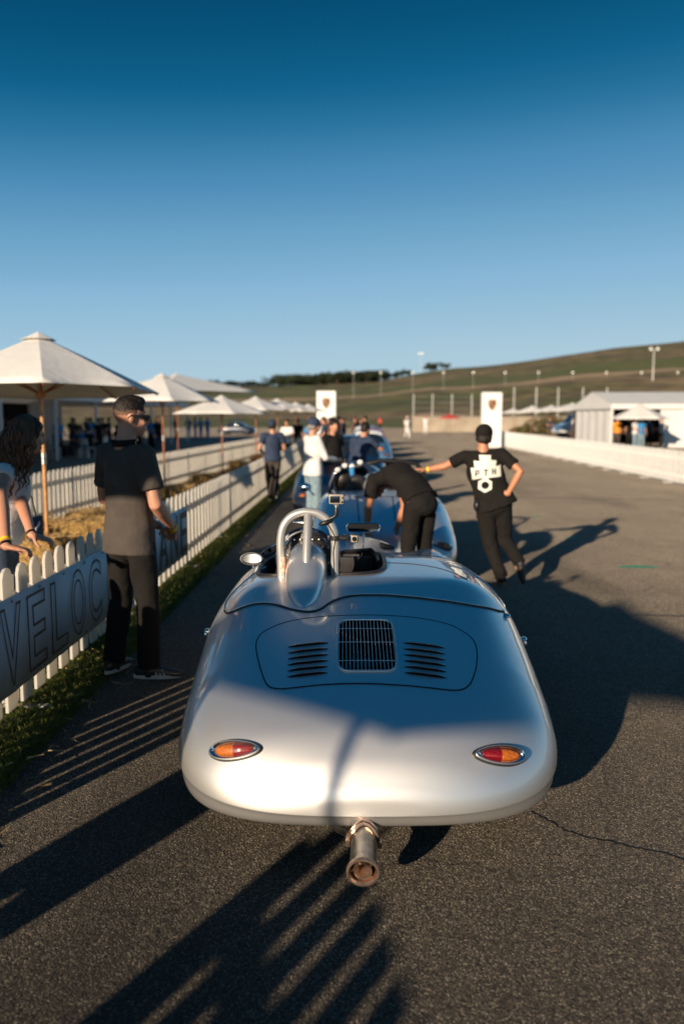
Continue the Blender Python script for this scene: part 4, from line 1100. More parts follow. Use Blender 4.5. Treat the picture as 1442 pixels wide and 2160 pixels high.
mast(887, 772, 746, 420, 'distant floodlight mast on the skyline above the lane', heads=3, sp=2.0, r=.08)
for i, px in enumerate([745, 803, 870, 935, 998, 1065, 1135, 1207, 1278, 1352, 1428]):
    Y = 215; p = aty(px, 786, Y); z0 = hill_z(p.x, Y)
    t = empty('track_lamp', (p.x, Y, z0-.2), 0, f'{ORD[i]} round white lamp from the left in the row along the hillside', 'lamp', 'round lamps in a row along the hill')
    h = p.z-z0+.2; MB().tube([(0, 0, 0), (0, 0, max(h, .6))], .045, 6).build('pole', MT['galv'], t)
    MB().ell((0, -.1, max(h, .6)), (.30, .14, .30)).build('lamp_head', MT['lampglass'], t)
for i, px in enumerate([872, 912, 953, 995, 1084, 1131, 1177, 1229, 1280]):
    Y = 122 if px < 1100 else 118; p = aty(px, 832 if px < 1000 else 818, Y)
    t = empty('net_post', (p.x, Y, -.1), 0, f'{ORD[i]} tall steel catch fence post from the left, behind the tan wall', 'post', 'catch fence posts behind the tan wall')
    MB().tube([(0, 0, 0), (0, 0, p.z+.1)], .08, 8).build('post', MT['galv'], t)
    MB().box((0, 0, p.z+.12), (.2, .2, .08)).build('cap', MT['galv'], t, smooth=False)
cw = MB()
for z in (1.9, 2.9, 3.9, 4.7): 
    a, b = aty(872, 832, 122), aty(995, 832, 122); cw.tube([(a.x, 121.9, z), (b.x, 121.9, z)], .02, 5)
tag(cw.build('catch_fence_wires', MT['galv']), 'thin horizontal wires strung between the catch fence posts', 'wire')

# oaks on the skyline ---------------------------------------------------------
def oak(seed):
    rr = random.Random(seed)
    t = empty('oak_tree', (0, 0, 0)); MB().tube([(0, 0, -.6), (.1, 0, 1.6), (.3, .1, 3.2)], [.4, .3, .2], 8).tube([(.1, 0, 1.5), (-1.2, .2, 3.4)], [.2, .1], 6).build('trunk', MT['bark'], t)
    n = 2600; v, f = [], []
    cl = [Vector((rr.gauss(0, 1.7), rr.gauss(0, 1.5), rr.uniform(2.2, 5.2))) for _ in range(15)]; rad = [rr.uniform(.9, 1.7) for _ in cl]
    for k in range(n):
        i = rr.randrange(len(cl)); d = Vector((rr.gauss(0, 1), rr.gauss(0, 1), rr.gauss(0, .8))).normalized()*rad[i]*rr.uniform(.7, 1.05); p = cl[i]+d
        a = Vector((rr.gauss(0, 1), rr.gauss(0, 1), rr.gauss(0, 1))).normalized()*.22; b = a.orthogonal().normalized()*.16
        m_ = len(v); v += [p-a, p+b, p+a, p-b]; f.append((m_, m_+1, m_+2, m_+3))
    pyd('crown', v, f, MT['leaves'], t); return t
protos = [oak(k) for k in range(4)]
used = set(); rr = random.Random(3)
spots = []
for k in range(88):
    px = 400+k*4.6 if k % 2 else rr.uniform(590, 800); Y = rr.uniform(395, 432); spots.append((px, Y, rr.uniform(.9, 1.35) if px > 575 else rr.uniform(.45, .8)))
for px in (820, 832, 846, 858, 905, 912, 938): spots.append((px, 428, .75 if px != 905 else 1.1))
for px, Y, sc in spots:
    x = (px-752)/FPX*Y; i = rr.randrange(4)
    if i not in used: o = protos[i]; used.add(i)
    else: o = copy_tree(protos[i])
    tag(o, 'dark rounded oak among the trees on the hill skyline', 'tree', 'dark oaks along the skyline')
    o.location = (x, Y, hill_z(x, Y)-.2); o.scale = (sc*1.05, sc, sc*.72); o.rotation_euler = (0, 0, rr.uniform(0, 6.28))

# ================================================================== PEOPLE
def V(*a): return Vector(a)
def ik(sh, wr, l1, l2, hint):
    sh, wr = Vector(sh), Vector(wr); d = wr-sh; D = min(d.length, (l1+l2)*.995); dn = d.normalized()
    a = (l1*l1-l2*l2+D*D)/(2*D); h = max(0, l1*l1-a*a)**.5; hv = Vector(hint); hv = (hv-dn*hv.dot(dn)).normalized()
    return sh+dn*a+hv*h
def hand_mesh(b, wr, d, nrm, thumb, curl=.35, spread=.02, sc=1.):
    """wr wrist, d towards the fingers, nrm out of the palm, thumb = +1/-1 side"""
    d = Vector(d).normalized(); nrm = Vector(nrm); nrm = (nrm-d*nrm.dot(d)).normalized(); s = d.cross(nrm)*thumb
    b.tube([wr-d*.01, wr+d*.03*sc, wr+d*.075*sc, wr+d*.092*sc], [(.026*sc, .019*sc), (.034*sc, .017*sc), (.040*sc, .015*sc), (.036*sc, .012*sc)], 12, side=s, rnd=True)
    for i, (off, ln) in enumerate(((.030, .068), (.010, .078), (-.010, .073), (-.029, .058))):
        p = wr+d*.088*sc+s*off*sc; a = 0; pts = [p-d*.015]; dd = (d+s*off*spread*20).normalized()
        for k, f_ in enumerate((.42, .32, .26)):
            pts.append(pts[-1]+(dd*math.cos(a)+nrm*math.sin(a))*(ln*f_*sc+(.015 if k == 0 else 0))); a += curl*(1.0+.15*i)+.05
        b.tube(pts, [.0092*sc, .0088*sc, .0080*sc, .0070*sc], 8, rnd=True)
    p = wr+d*.022*sc+s*.026*sc; q = (d*.62+s*.70+nrm*.3).normalized()
    b.tube([p, p+q*.036*sc, p+q*.036*sc+(q+d*.7+nrm*curl).normalized()*.032*sc, p+q*.036*sc+(q+d*.7+nrm*curl).normalized()*.032*sc+(d+nrm*curl).normalized()*.024*sc], [.013*sc, .0115*sc, .0098*sc, .0085*sc], 8, rnd=True)

def head_mesh(b, hc, Hm, female=False):
    def q(x, y, z): return hc+Hm @ V(x, y, z)
    b.ell(q(0, -.012, .028), (.076, .096, .092), Hm); b.ell(q(0, .028, -.035), (.060, .066, .080), Hm); b.ell(q(0, .060, -.082), (.030, .030, .026), Hm)
    b.ell(q(0, .098, -.022), (.0125, .020, .016), Hm, 10, 8); b.tube([q(0, .086, .018), q(0, .108, -.020)], [.009, .012], 8, rnd=True)
    b.ell(q(0, .082, .026), (.046, .016, .012), Hm, 12, 8)
    b.ell(q(0, .088, -.060), (.022, .012, .0065), Hm, 10, 8); b.ell(q(0, .087, -.070), (.019, .012, .0065), Hm, 10, 8)
    for s_ in (-1, 1):
        b.ell(q(s_*.077, -.010, -.018), (.011, .019, .031), Hm @ Matrix.Rotation(s_*.25, 3, 'Z'), 10, 10)
        b.ell(q(s_*.032, .066, -.030), (.026, .024, .020), Hm, 10, 8)

DEF = dict(pelvis=(0, 0, .95), waist=(0, .005, 1.08), chest=(0, .0, 1.26), neckb=(0, -.015, 1.45), head=(0, .02, 1.615),
           shL=(-.185, -.01, 1.405), shR=(.185, -.01, 1.405), elL=(-.235, -.03, 1.13), elR=(.235, -.03, 1.13), wrL=(-.235, .06, .88), wrR=(.235, .06, .88),
           hipL=(-.09, 0, .92), hipR=(.09, 0, .92), knL=(-.10, .02, .50), knR=(.10, .02, .50), anL=(-.11, -.015, .085), anR=(.11, -.015, .085),
           toeL=(-.13, .15, .03), toeR=(.13, .15, .03), side=(1, 0, 0), fwd=(0, 1, 0), hL=None, hR=None, curl=.35)
def person(loc, rz, label, pose=None, sc=1., shirt='black_cloth', pants='black_cloth', skin='skin', hair='hair_dark', hat=None, shoes='black_rubber', sole='sole_white',
           vox=.010, hem=.86, sleeve=.62, detail=True, longs=False, hairdo='short', group=None, collar=False, build=1.0, cat='person'):
    P = {k: (Vector(v) if isinstance(v, tuple) and k not in ('hL', 'hR') else v) for k, v in {**DEF, **(pose or {})}.items()}
    t = empty('person', loc, rz, label, cat, group); t.scale = (sc,)*3
    sd = P['side'].normalized(); fw = P['fwd'].normalized(); w = build
    up = (P['head']-P['neckb']).normalized(); up = (up*.5+V(0, 0, 1)*.5).normalized() if P['head'].z > P['neckb'].z else up
    rt = fw.cross(up).normalized(); fw2 = up.cross(rt).normalized(); Hm = Matrix((rt, fw2, up)).transposed()
    # --- body: one continuous skin
    b = MB(); hc = P['head']
    head_mesh(b, hc, Hm)
    b.tube([P['neckb']-V(0, 0, .03), P['neckb']+(hc-P['neckb'])*.35, hc-up*.045-fw2*.012], [(.066, .060), (.056, .056), (.056, .060)], 16, side=sd, rnd=True)
    b.tube([P['pelvis'], P['waist'], P['chest'], P['neckb']-V(0, 0, .04)], [(.13*w, .09), (.12*w, .085), (.14*w, .095), (.07, .06)], 16, side=sd, rnd=True)
    for s_ in 'LR':
        b.tube([P['neckb']-V(0, 0, .06), P['sh'+s_]], [.05, .05], 12, rnd=True)
        sh, e_, wr = P['sh'+s_], P['el'+s_], P['wr'+s_]
        b.tube([sh, sh.lerp(e_, .4), sh.lerp(e_, .85), e_, e_.lerp(wr, .25), e_.lerp(wr, .7), wr], [.048, .047, .040, .040, .042, .032, .026], 14, rnd=True)
        th = 1 if s_ == 'R' else -1
        hd = P['h'+s_] or ((wr-e_).normalized(), tuple(sd*(-1 if s_ == 'R' else 1)))
        hand_mesh(b, wr, hd[0], hd[1], (hd[2] if len(hd) > 2 else -th), P['curl'])
        hp, k_, a_ = P['hip'+s_], P['kn'+s_], P['an'+s_]
        b.tube([hp, k_, k_.lerp(a_, .3), a_], [.075, .052, .055, .037], 12, rnd=True)
        b.tube([a_, a_.lerp(P['toe'+s_], .6)], [.035, .030], 10, rnd=True)
        b.tube([P['pelvis'], hp], [.08, .08], 10, rnd=True)
    remesh(b.build('body', MT[skin], t, angle=0), vox*.72 if detail else vox, 3, fac=.5)
    # --- shirt
    b = MB(); bot = P['pelvis']+(P['pelvis']-P['waist']).normalized()*(.95-hem)
    b.tube([bot, P['pelvis'], P['waist'], P['chest'], P['chest'].lerp(P['neckb'], .55), P['neckb']-V(0, 0, .015)], [(.200*w, .142), (.188*w, .134), (.162*w, .122), (.172*w, .124), (.150*w, .105), (.072, .068)], 24, side=sd)
    for s_ in 'LR':
        sh, e_, wr = P['sh'+s_], P['el'+s_], P['wr'+s_]
        b.tube([P['neckb'].lerp(sh, .25)-V(0, 0, .035), P['neckb'].lerp(sh, .7)-V(0, 0, .015), sh], [.060, .060, .066], 14, rnd=True)
        b.tube([P['chest'].lerp(sh, .3), sh], [.09, .062], 12, rnd=True)
        if longs: b.tube([sh, sh.lerp(e_, .5), e_, e_.lerp(wr, .5), e_.lerp(wr, .97)], [.068, .060, .054, .048, .036], 16, rnd=False)
        else: b.tube([sh-(e_-sh).normalized()*.02, sh.lerp(e_, .3), sh.lerp(e_, sleeve)], [.064, .066, .069], 18)
    remesh(b.build('shirt', MT[shirt], t, angle=0), vox, 5, .016 if detail else 0, .11)
    if collar:
        MB().tube([P['neckb']+V(math.cos(a)*.075, math.sin(a)*.068, .022+.004*math.sin(a)) for a in [2*PI*i/24 for i in range(24)]], (.020, .007), 8, side=(0, 0, 1), closed=True).build('collar', MT['black_cloth'], t)
    # --- trousers
    b = MB()
    b.tube([P['waist'].lerp(P['pelvis'], .45), P['pelvis'], P['pelvis']-(P['waist']-P['pelvis']).normalized()*.06], [(.150*w, .112), (.168*w, .122), (.160*w, .115)], 22, side=sd, rnd=True)
    for s_ in 'LR':
        hp, k_, a_ = P['hip'+s_], P['kn'+s_], P['an'+s_]
        b.tube([hp, hp.lerp(k_, .3), k_, k_.lerp(a_, .5), a_+(k_-a_).normalized()*.01], [.084*w, .090*w, .074*w, .070, .068], 18, rnd=False)
    remesh(b.build('trousers', MT[pants], t, angle=0), vox, 5, .018 if detail else 0, .13)
    # --- shoes
    for s_ in 'LR':
        a_, to = P['an'+s_], P['toe'+s_]; fd = (to-a_); sdv = fd.cross(V(0, 0, 1))
        if sdv.length < .02: sdv = sd.copy()
        sdv.normalize(); fn = fd.normalized(); un = sdv.cross(fn)
        he = a_-un*.0-fn*.035
        sole_d = -un if un.z > 0 else -un
        b = MB(); ln = .265
        ax = (to+V(0, 0, 0)-a_); base0 = a_ - un*.045
        # axis of the sole runs from the heel to the toe
        dirx = (to-(a_-un*.05)).normalized()
        n2 = sdv.cross(dirx).normalized()
        h0 = a_-n2*.052-dirx*.055
        b.tube([h0+n2*.045, h0+dirx*.06+n2*.05, h0+dirx*.13+n2*.036, h0+dirx*.20+n2*.026, h0+dirx*.235+n2*.022], [(.036, .040), (.039, .045), (.044, .033), (.044, .025), (.034, .020)], 14, side=sdv, rnd=True)
        b.tube([a_, a_-n2*.02], [.046, .046], 12, rnd=True)
        o = b.build('shoe', MT[shoes], t, angle=0)
        if detail: remesh(o, .006, 3)
        pr = []
        for i in range(26):
            a = 2*PI*i/26; x = .105+.145*math.cos(a); y = (.046 if x > .1 else .040)*math.sin(a)
            pr.append(h0+dirx*x+sdv*y-n2*.0)
        MB().poly(pr, n2*.022).build('sole', MT[sole], o)
    # --- hair and hats
    def q(x, y, z): return hc+Hm @ V(x, y, z)
    if hat:
        b = MB(); rings = []
        for i in range(-2, 9):
            el_ = i/8*PI/2*.98; rings.append([b.b.verts.new(q(.086*math.cos(el_)*math.cos(a), -.010+.104*math.cos(el_)*math.sin(a)+(.010 if i < 0 and math.sin(a) < 0 else 0), .022+(.094*math.sin(el_)**.9 if el_ >= 0 else (.018*i*(1 if math.sin(a) < .35 else .0))))) for a in [2*PI*j/22 for j in range(22)]])
        for A, B in zip(rings, rings[1:]):
            for j in range(22): b.b.faces.new((A[j], A[(j+1) % 22], B[(j+1) % 22], B[j]))
        b.b.faces.new(rings[-1]); c = b.build('cap', MT[hat], t, angle=0); so2 = c.modifiers.new('t', 'SOLIDIFY'); so2.thickness = -.006
        pr = []
        b = MB(); rr_ = []
        for k in range(9):
            a = R(25)+R(130)*k/8; x, y = math.cos(a), math.sin(a)
            rr_.append((b.b.verts.new(q(.080*x, -.008+.100*y, .030)), b.b.verts.new(q(.078*x, .085+.085*y, .020-.02*abs(x)))))
        for A, B in zip(rr_, rr_[1:]): b.b.faces.new((A[0], B[0], B[1], A[1]))
        k_ = b.build('cap_peak', MT[hat], c); s3 = k_.modifiers.new('t', 'SOLIDIFY'); s3.thickness = .004
        MB().ell(q(0, -.008, .114), (.007, .007, .004), Hm, 8, 6).build('cap_button', MT[hat], c)
        b = MB().tube([q(-.070, -.02, -.020), q(-.055, -.075, -.038), q(0, -.096, -.048), q(.055, -.075, -.038), q(.070, -.02, -.020)], [(.045, .016)]*5, 10, side=tuple(up), rnd=True)
        b.build('hair', MT[hair], t)
    elif hairdo == 'fade':
        b = MB(); b.ell(q(0, -.014, .040), (.0772, .0960, .086), Hm, 32, 24); b.ell(q(0, .034, .094), (.050, .046, .036), Hm); b.ell(q(0, .0, .104), (.050, .070, .028), Hm)
        for v_ in b.b.verts:
            l = Hm.inverted() @ (v_.co-hc); lim = (.036 if l.y > -.04 else .012)+.014*noise.noise(l*90)
            if l.z < lim: l.z = lim-(lim-l.z)*.3; l.x *= .965; l.y = -.012+(l.y+.012)*.965
            if l.y > .068 and l.z < .085: l.y = .068
            v_.co = hc+Hm @ l
        remesh(b.build('hair', MT[hair], t, angle=0), .005, 2, .007, .015)
        b = MB(); b.ell(q(0, -.0145, .030), (.0768, .0955, .076), Hm, 24, 18)
        for v_ in b.b.verts:
            l = Hm.inverted() @ (v_.co-hc)
            if l.z < -.015: l.z = -.015-(abs(l.z+.015))*.2; l.x *= .965; l.y = l.y*.965
            if l.y > .03: l.y = .03
            v_.co = hc+Hm @ l
        b.build('shaved_sides', MT['hair_fade'], t, angle=0)
    elif hairdo == 'short':
        b = MB(); b.ell(q(0, -.018, .040), (.082, .099, .088), Hm); b.ell(q(0, -.045, -.005), (.076, .066, .070), Hm)
        remesh(b.build('hair', MT[hair], t, angle=0), .010, 2, .008, .03)
    return t, P, Hm, hc, q
MT['hair_fade'] = mat('shaved_hair_on_skin', (.13, .075, .05), .8)
_n = MT['hair_fade'].node_tree; _g = _n.nodes.new('ShaderNodeTexCoord'); _s = _n.nodes.new('ShaderNodeSeparateXYZ'); _r = _n.nodes.new('ShaderNodeValToRGB')
_n.links.new(_g.outputs['Generated'], _s.inputs[0]); _n.links.new(_s.outputs[2], _r.inputs[0]); _n.links.new(_r.outputs[0], _n.nodes['Principled BSDF'].inputs['Base Color'])
_r.color_ramp.elements[0].position = .05; _r.color_ramp.elements[0].color = (.30, .16, .10, 1); _r.color_ramp.elements[1].position = .55; _r.color_ramp.elements[1].color = (.022, .015, .012, 1)

# ---- tall man in a charcoal polo by the fence
g = gnd(283, 1432)
t, P, Hm, hc, q = person(g, R(-38), 'tall man in charcoal polo, black trousers and sunglasses standing by the banner',
    dict(wrR=(.10, .255, .93), elR=(.262, .0, 1.115), wrL=(-.06, .27, .93), elL=(-.26, .0, 1.12), hR=((-.75, .45, -.45), (-.2, -.3, -.9), 1), hL=((.75, .45, -.45), (.2, -.3, -.9), -1),
         hipL=(-.10, 0, .92), hipR=(.10, 0, .92), knL=(-.13, .02, .50), knR=(.12, .03, .50), anL=(-.15, -.04, .085), anR=(.13, .02, .085), toeL=(-.22, .12, .03), toeR=(.24, .15, .03),
         fwd=(.42, .90, -.08), curl=.5, head=(.01, .03, 1.625)), sc=1.105, shirt='grey_cloth', pants='black_cloth', hairdo='fade', vox=.010, hem=.80, sleeve=.72, collar=True, build=.97)
# sunglasses: frame, lenses, arms
sg = MB()
for s_ in (-1, 1):
    sg.ell(q(s_*.034, .101, .004), (.030, .009, .020), Hm, 14, 10); sg.tube([q(s_*.062, .092, .012), q(s_*.084, .05, .010), q(s_*.084, -.012, .004), q(s_*.080, -.03, -.012)], [(.004, .0075), (.004, .0075), (.003, .006), (.003, .004)], 8, side=tuple(Hm @ V(1, 0, 0)), rnd=True)
sg.build('sunglasses', MT['blackplastic'], t)
for s_, w_ in (('R', P['wrR']), ('L', P['wrL'])):
    if s_ == 'R':
        d = (P['wrR']-P['elR']).normalized(); qq = V(0, 0, 1).rotation_difference(d).to_matrix()
        MB().lathe([(.030, -.012), (.032, -.012), (.032, .012), (.030, .012)], P['wrR']-d*.02, 20, qq, True).build('wristband', MT['yellow_band'], t)
# three stripes on the visible shoe
shs = [c for c in t.children if c.name.startswith('shoe')]
a_, to = P['anR'], P['toeR']
dirx = V(to.x-a_.x, to.y-a_.y, 0).normalized(); sdv = V(dirx.y, -dirx.x, 0)
for s_ in (-1, 1):
    for k in range(3):
        c0 = a_+dirx*(.035+k*.022)+sdv*s_*.040
        MB().tube([c0+V(0, 0, -.002)+sdv*s_*-.006, c0+V(0, 0, -.025)+dirx*.008+sdv*s_*.003, c0+V(0, 0, -.048)+dirx*.016+sdv*s_*.004], [(.0055, .0025)]*3, 8, side=tuple(dirx), rnd=True).build('shoe_stripe', MT['sole_white'], shs[1] if len(shs) > 1 else t)
MB().tube([q(-.03, .06, -.13), q(.06, .03, -.15), q(.09, .03, -.20)], [(.010, .0015)]*3, 8, side=(0, 0, 1)).build('lanyard', MT['yellow_band'], t)

# ---- man leaning on the second car
g = gnd(1066, 1236)
t, P, Hm, hc, q = person(g, 0, 'man in black printed T-shirt and cap leaning one arm on the second car',
    dict(pelvis=(-.145, 0, .93), waist=(-.19, .0, 1.06), chest=(-.255, -.01, 1.24), neckb=(-.275, -.015, 1.44), head=(-.265, .02, 1.60), shL=(-.455, .0, 1.385), shR=(-.085, -.01, 1.415),
         elL=(-.665, .06, 1.275), wrL=(-.845, .12, 1.235), hL=((-1, .12, .05), (0, .1, -1), 1), elR=(.10, -.12, 1.235), wrR=(-.02, -.10, 1.00), hR=((-.92, .1, .12), (-.1, 1, -.2), 1),
         hipL=(-.24, 0, .90), hipR=(-.06, 0, .90), knL=(-.19, .03, .50), anL=(-.045, -.01, .085), toeL=(-.06, .17, .03), knR=(-.01, .08, .49), anR=(.115, -.17, .27), toeR=(.135, -.20, .07),
         side=(1, 0, .07), curl=.3), sc=1.0, build=1.14, hat='black_cloth', skin='skin2', pants='trouser_brown' if 'trouser_brown' in MT else 'black_cloth', sole='sole_brown', hem=.86, sleeve=.68, vox=.010)
lm = t
d = (P['wrL']-P['elL']).normalized(); qq = V(0, 0, 1).rotation_difference(d).to_matrix()
MB().lathe([(.030, -.012), (.032, -.012), (.032, .012), (.030, .012)], P['wrL']-d*.015, 20, qq, True).build('wristband', MT['yellow_band'], t)
MB().ell((-.335, -.05, .87), (.035, .05, .06)).build('belt_pouch', MT['blackplastic'], t)
# screen print on the back
shirt = [c for c in t.children if c.name.startswith('shirt')][0]
def backprint(t, shirt, c, s):
    W_, Kk = MT['logo_white'], MT['black_cloth']
    def prism(pts, name, m, y, parent):
        b = bmesh.new(); vs = [b.verts.new((c.x+x*s, y, c.z+z*s)) for x, z in pts]; f = b.faces.new(vs)
        bmesh.ops.triangulate(b, faces=[f]); bmesh.ops.subdivide_edges(b, edges=b.edges[:], cuts=3, use_grid_fill=True)
        me = bpy.data.meshes.new(name); b.to_mesh(me); b.free(); me.materials.append(m); o = link(bpy.data.objects.new(name, me), parent)
        k = o.modifiers.new('w', 'SHRINKWRAP'); k.target = shirt; k.wrap_method = 'PROJECT'; k.use_project_y = True; k.use_project_x = False; k.use_project_z = False
        k.use_positive_direction = True; k.use_negative_direction = False; k.offset = .004 if m is W_ else .007
        return o
    y = c.y-.3
    for i, pts in enumerate([[(-11, -5), (-6, -5), (-6, 3), (-5, 10), (-13, 10.5), (-11, 4)], [(-5, -4), (4, -4), (4, 9), (6.5, 17), (-7, 17), (-5, 9)], [(5, -4), (10.5, -3), (10.5, 5), (12.5, 11), (4.8, 11.5), (5, 5)]]):
        prism(pts, 'print_column', W_, y, t)
    pb = prism([(-16, 2.5), (-13, 2.5), (-12, -5), (-1, -4), (9, -4), (13, 4.5), (17, 6), (18, -7), (4, -8.5), (3.5, -9), (-3.5, -9), (-4.5, -9), (-14, -11)], 'print_banner', W_, y, t)
    prism([(-15.5, 2.5), (-12, 2), (12.5, 4.5), (17.5, 6), (18, -7), (3, -8.5), (-4, -9), (-14, -11)], 'print_banner', W_, y, t)
    hexo = [(8.2*math.cos(PI*k/3+PI/6)*1.05, -17+8.6*math.sin(PI*k/3+PI/6)) for k in range(6)]
    prism([(-3, -9), (3, -9), (3, -13), (-3, -13)], 'print_neck', W_, y, t)
    prism(hexo, 'print_ring', W_, y, t); prism([(4.3*math.cos(2*PI*k/18), -17+4.3*math.sin(2*PI*k/18)) for k in range(18)], 'print_ring_centre', Kk, y-.01, t)
    segs = {'P': [[(0, 0), (1.4, 0), (1.4, 7), (0, 7)], [(1.4, 5.7), (4.4, 5.7), (4.4, 7), (1.4, 7)], [(3.2, 3), (4.4, 3), (4.4, 5.7), (3.2, 5.7)], [(1.4, 2.4), (4.4, 2.4), (4.4, 3.5), (1.4, 3.5)]],
            'T': [[(0, 5.6), (5, 5.6), (5, 7), (0, 7)], [(1.8, 0), (3.2, 0), (3.2, 5.6), (1.8, 5.6)]],
            'H': [[(0, 0), (1.4, 0), (1.4, 7), (0, 7)], [(3.4, 0), (4.8, 0), (4.8, 7), (3.4, 7)], [(1.4, 2.9), (3.4, 2.9), (3.4, 4.2), (1.4, 4.2)]]}
    for ch, x0, z0 in (('P', -11.5, -7), ('T', -2.3, -6), ('H', 7, -4.6)):
        for r_ in segs[ch]: prism([(x0+x, z0+z) for x, z in r_], 'print_letter', Kk, y-.01, t)
backprint(t, shirt, V(-.262, -.12, 1.245), .0092)

# ---- man bent over beside the second car
g = V(.60, 7.75, 0)
t, P, Hm, hc, q = person(g, R(38), 'man in black bent over between the two cars, reaching down',
    dict(pelvis=(0, -.02, .97), waist=(0, .10, 1.09), chest=(0, .30, 1.18), neckb=(0, .50, 1.12), head=(0, .63, 1.02), shL=(-.18, .44, 1.12), shR=(.18, .44, 1.10),
         elL=(-.20, .50, .84), wrL=(-.16, .56, .62), elR=(.20, .42, .83), wrR=(.17, .50, .60), fwd=(0, .5, -.86), hipL=(-.09, -.03, .93), hipR=(.09, -.03, .93)),
    sc=1.04, hairdo='short', hair='hair_grey', skin='skin2', hem=.92, vox=.011)

# ---- woman with long curly hair leaning on the fence
h1, h2 = gnd(47, 1176, .955), gnd(97, 1155, .955)
O = V(-2.43, 5.36, 0)
shl, shr = V(-.02, .20, 1.345), V(.10, -.16, 1.345)
w1, w2 = h1-O+V(-.085, -.02, .02), h2-O+V(-.085, -.03, .03)
t, P, Hm, hc, q = person(O, 0, 'woman with long dark curly hair in white top resting both hands on the fence',
    dict(pelvis=(-.02, .04, .93), waist=(.02, .04, 1.05), chest=(.06, .03, 1.22), neckb=(.10, .03, 1.41), head=(.165, .10, 1.575), shL=tuple(shl), shR=tuple(shr),
         elR=tuple(ik(shr, w1, .27, .25, (.2, -1, -.3))), wrR=tuple(w1), elL=tuple(ik(shl, w2, .27, .25, (-.1, .9, -.3))), wrL=tuple(w2),
         hR=((.86, .25, -.22), (0, 0, -1), 1), hL=((.86, -.05, -.25), (0, 0, -1), -1), hipL=(-.03, .12, .9), hipR=(.0, -.05, .9), knL=(-.02, .13, .5), knR=(.02, -.06, .5), anL=(-.06, .14, .085), anR=(-.04, -.07, .085),
         toeL=(.10, .18, .03), toeR=(.12, -.06, .03), side=(.25, -.97, 0), fwd=(.80, .62, -.18), curl=.62), sc=1.06, shirt='white_cloth', pants='jeans_dark', hairdo=None, vox=.010, hem=.93, sleeve=.14, build=.86)
b = MB(); b.ell(q(0, -.018, .035), (.088, .108, .095), Hm, 24, 18); b.ell(q(0, -.055, -.06), (.095, .075, .12), Hm); b.ell(q(0, -.07, -.17), (.105, .07, .11), Hm)
for v_ in b.b.verts:
    l = Hm.inverted() @ (v_.co-hc)
    if l.y > .05 and l.z < .06: l.y = .05+(l.y-.05)*.3
    v_.co = hc+Hm @ l
hb = b.build('hair', MT['hair_dark'], t, angle=0); remesh(hb, .012, 3, .012, .05)
rr = random.Random(2); st = MB()
for k in range(900):
    a = rr.uniform(PI*1.02, PI*1.98) if rr.random() < .8 else rr.uniform(0, 2*PI); rad_ = rr.uniform(.07, .150); z0 = rr.uniform(-.16, .02); L_ = rr.uniform(.16, .34)
    x0, y0 = math.cos(a)*rad_*1.0, -.05+math.sin(a)*rad_*.72; ph = rr.uniform(0, 6.28); cr_ = rr.uniform(.008, .018); fq = rr.uniform(60, 110); pts = []
    if y0 > .02: continue
    fl = rr.uniform(.9, 1.35)
    for i in range(16):
        s_ = i/15; z_ = z0-L_*s_; pts.append(q(x0*(1+(fl-1)*s_)+cr_*s_**.4*math.cos(ph+fq*s_*L_), y0*(1+(fl-1)*s_)+cr_*s_**.4*math.sin(ph+fq*s_*L_), z_))
    st.tube(pts, [.0050]*13+[.004, .003, .0015], 4, cap=False)
for k in range(260):           # long strands over the crown
    a = rr.uniform(PI*.95, PI*2.05); pts = []
    for i in range(10):
        s_ = i/9; th = s_*1.75; rr_ = .094+.012*s_
        pts.append(q(math.cos(a)*rr_*math.sin(th)*(1+.05*s_), -.02+math.sin(a)*(rr_+.016)*math.sin(th), .035+.098*math.cos(th)-.09*s_**3))
    st.tube(pts, .0026, 4, cap=False)
hc_ = st.build('curls', MT['hair_curl_lit'], t, recalc=False, angle=0); hc_['kind'] = 'stuff'
for w_, e_, nm in ((P['wrR'], P['elR'], 'yellow_band'), (P['wrR'], P['elR'], 'black_metal'), (P['wrL'], P['elL'], 'black_metal')):
    d = (w_-e_).normalized(); qq = V(0, 0, 1).rotation_difference(d).to_matrix()
    MB().lathe([(.028, -.009), (.031, -.009), (.031, .009), (.028, .009)], w_-d*(.045 if nm == 'yellow_band' else .012), 20, qq, True).build('wristband' if nm == 'yellow_band' else 'bracelet', MT[nm], t)
MB().tube([q(.03, -.05, -.22), V(.16, .12, 1.16), V(.19, .10, 1.04), V(.20, .06, .98)], [(.010, .003)]*4, 8, side=(0, 1, 0)).build('bag_strap', MT['blackplastic'], t)
bag = MB().box((.20, .06, .97), (.035, .13, .16), Matrix.Rotation(-.15, 3, 'Z'), bev=.01).build('clear_bag', MT['navy_cloth'], t)
MB().box((.219, .05, .99), (.004, .09, .02), Matrix.Rotation(.5, 3, 'X')).build('printed_card', MT['white_cloth'], bag, smooth=False)

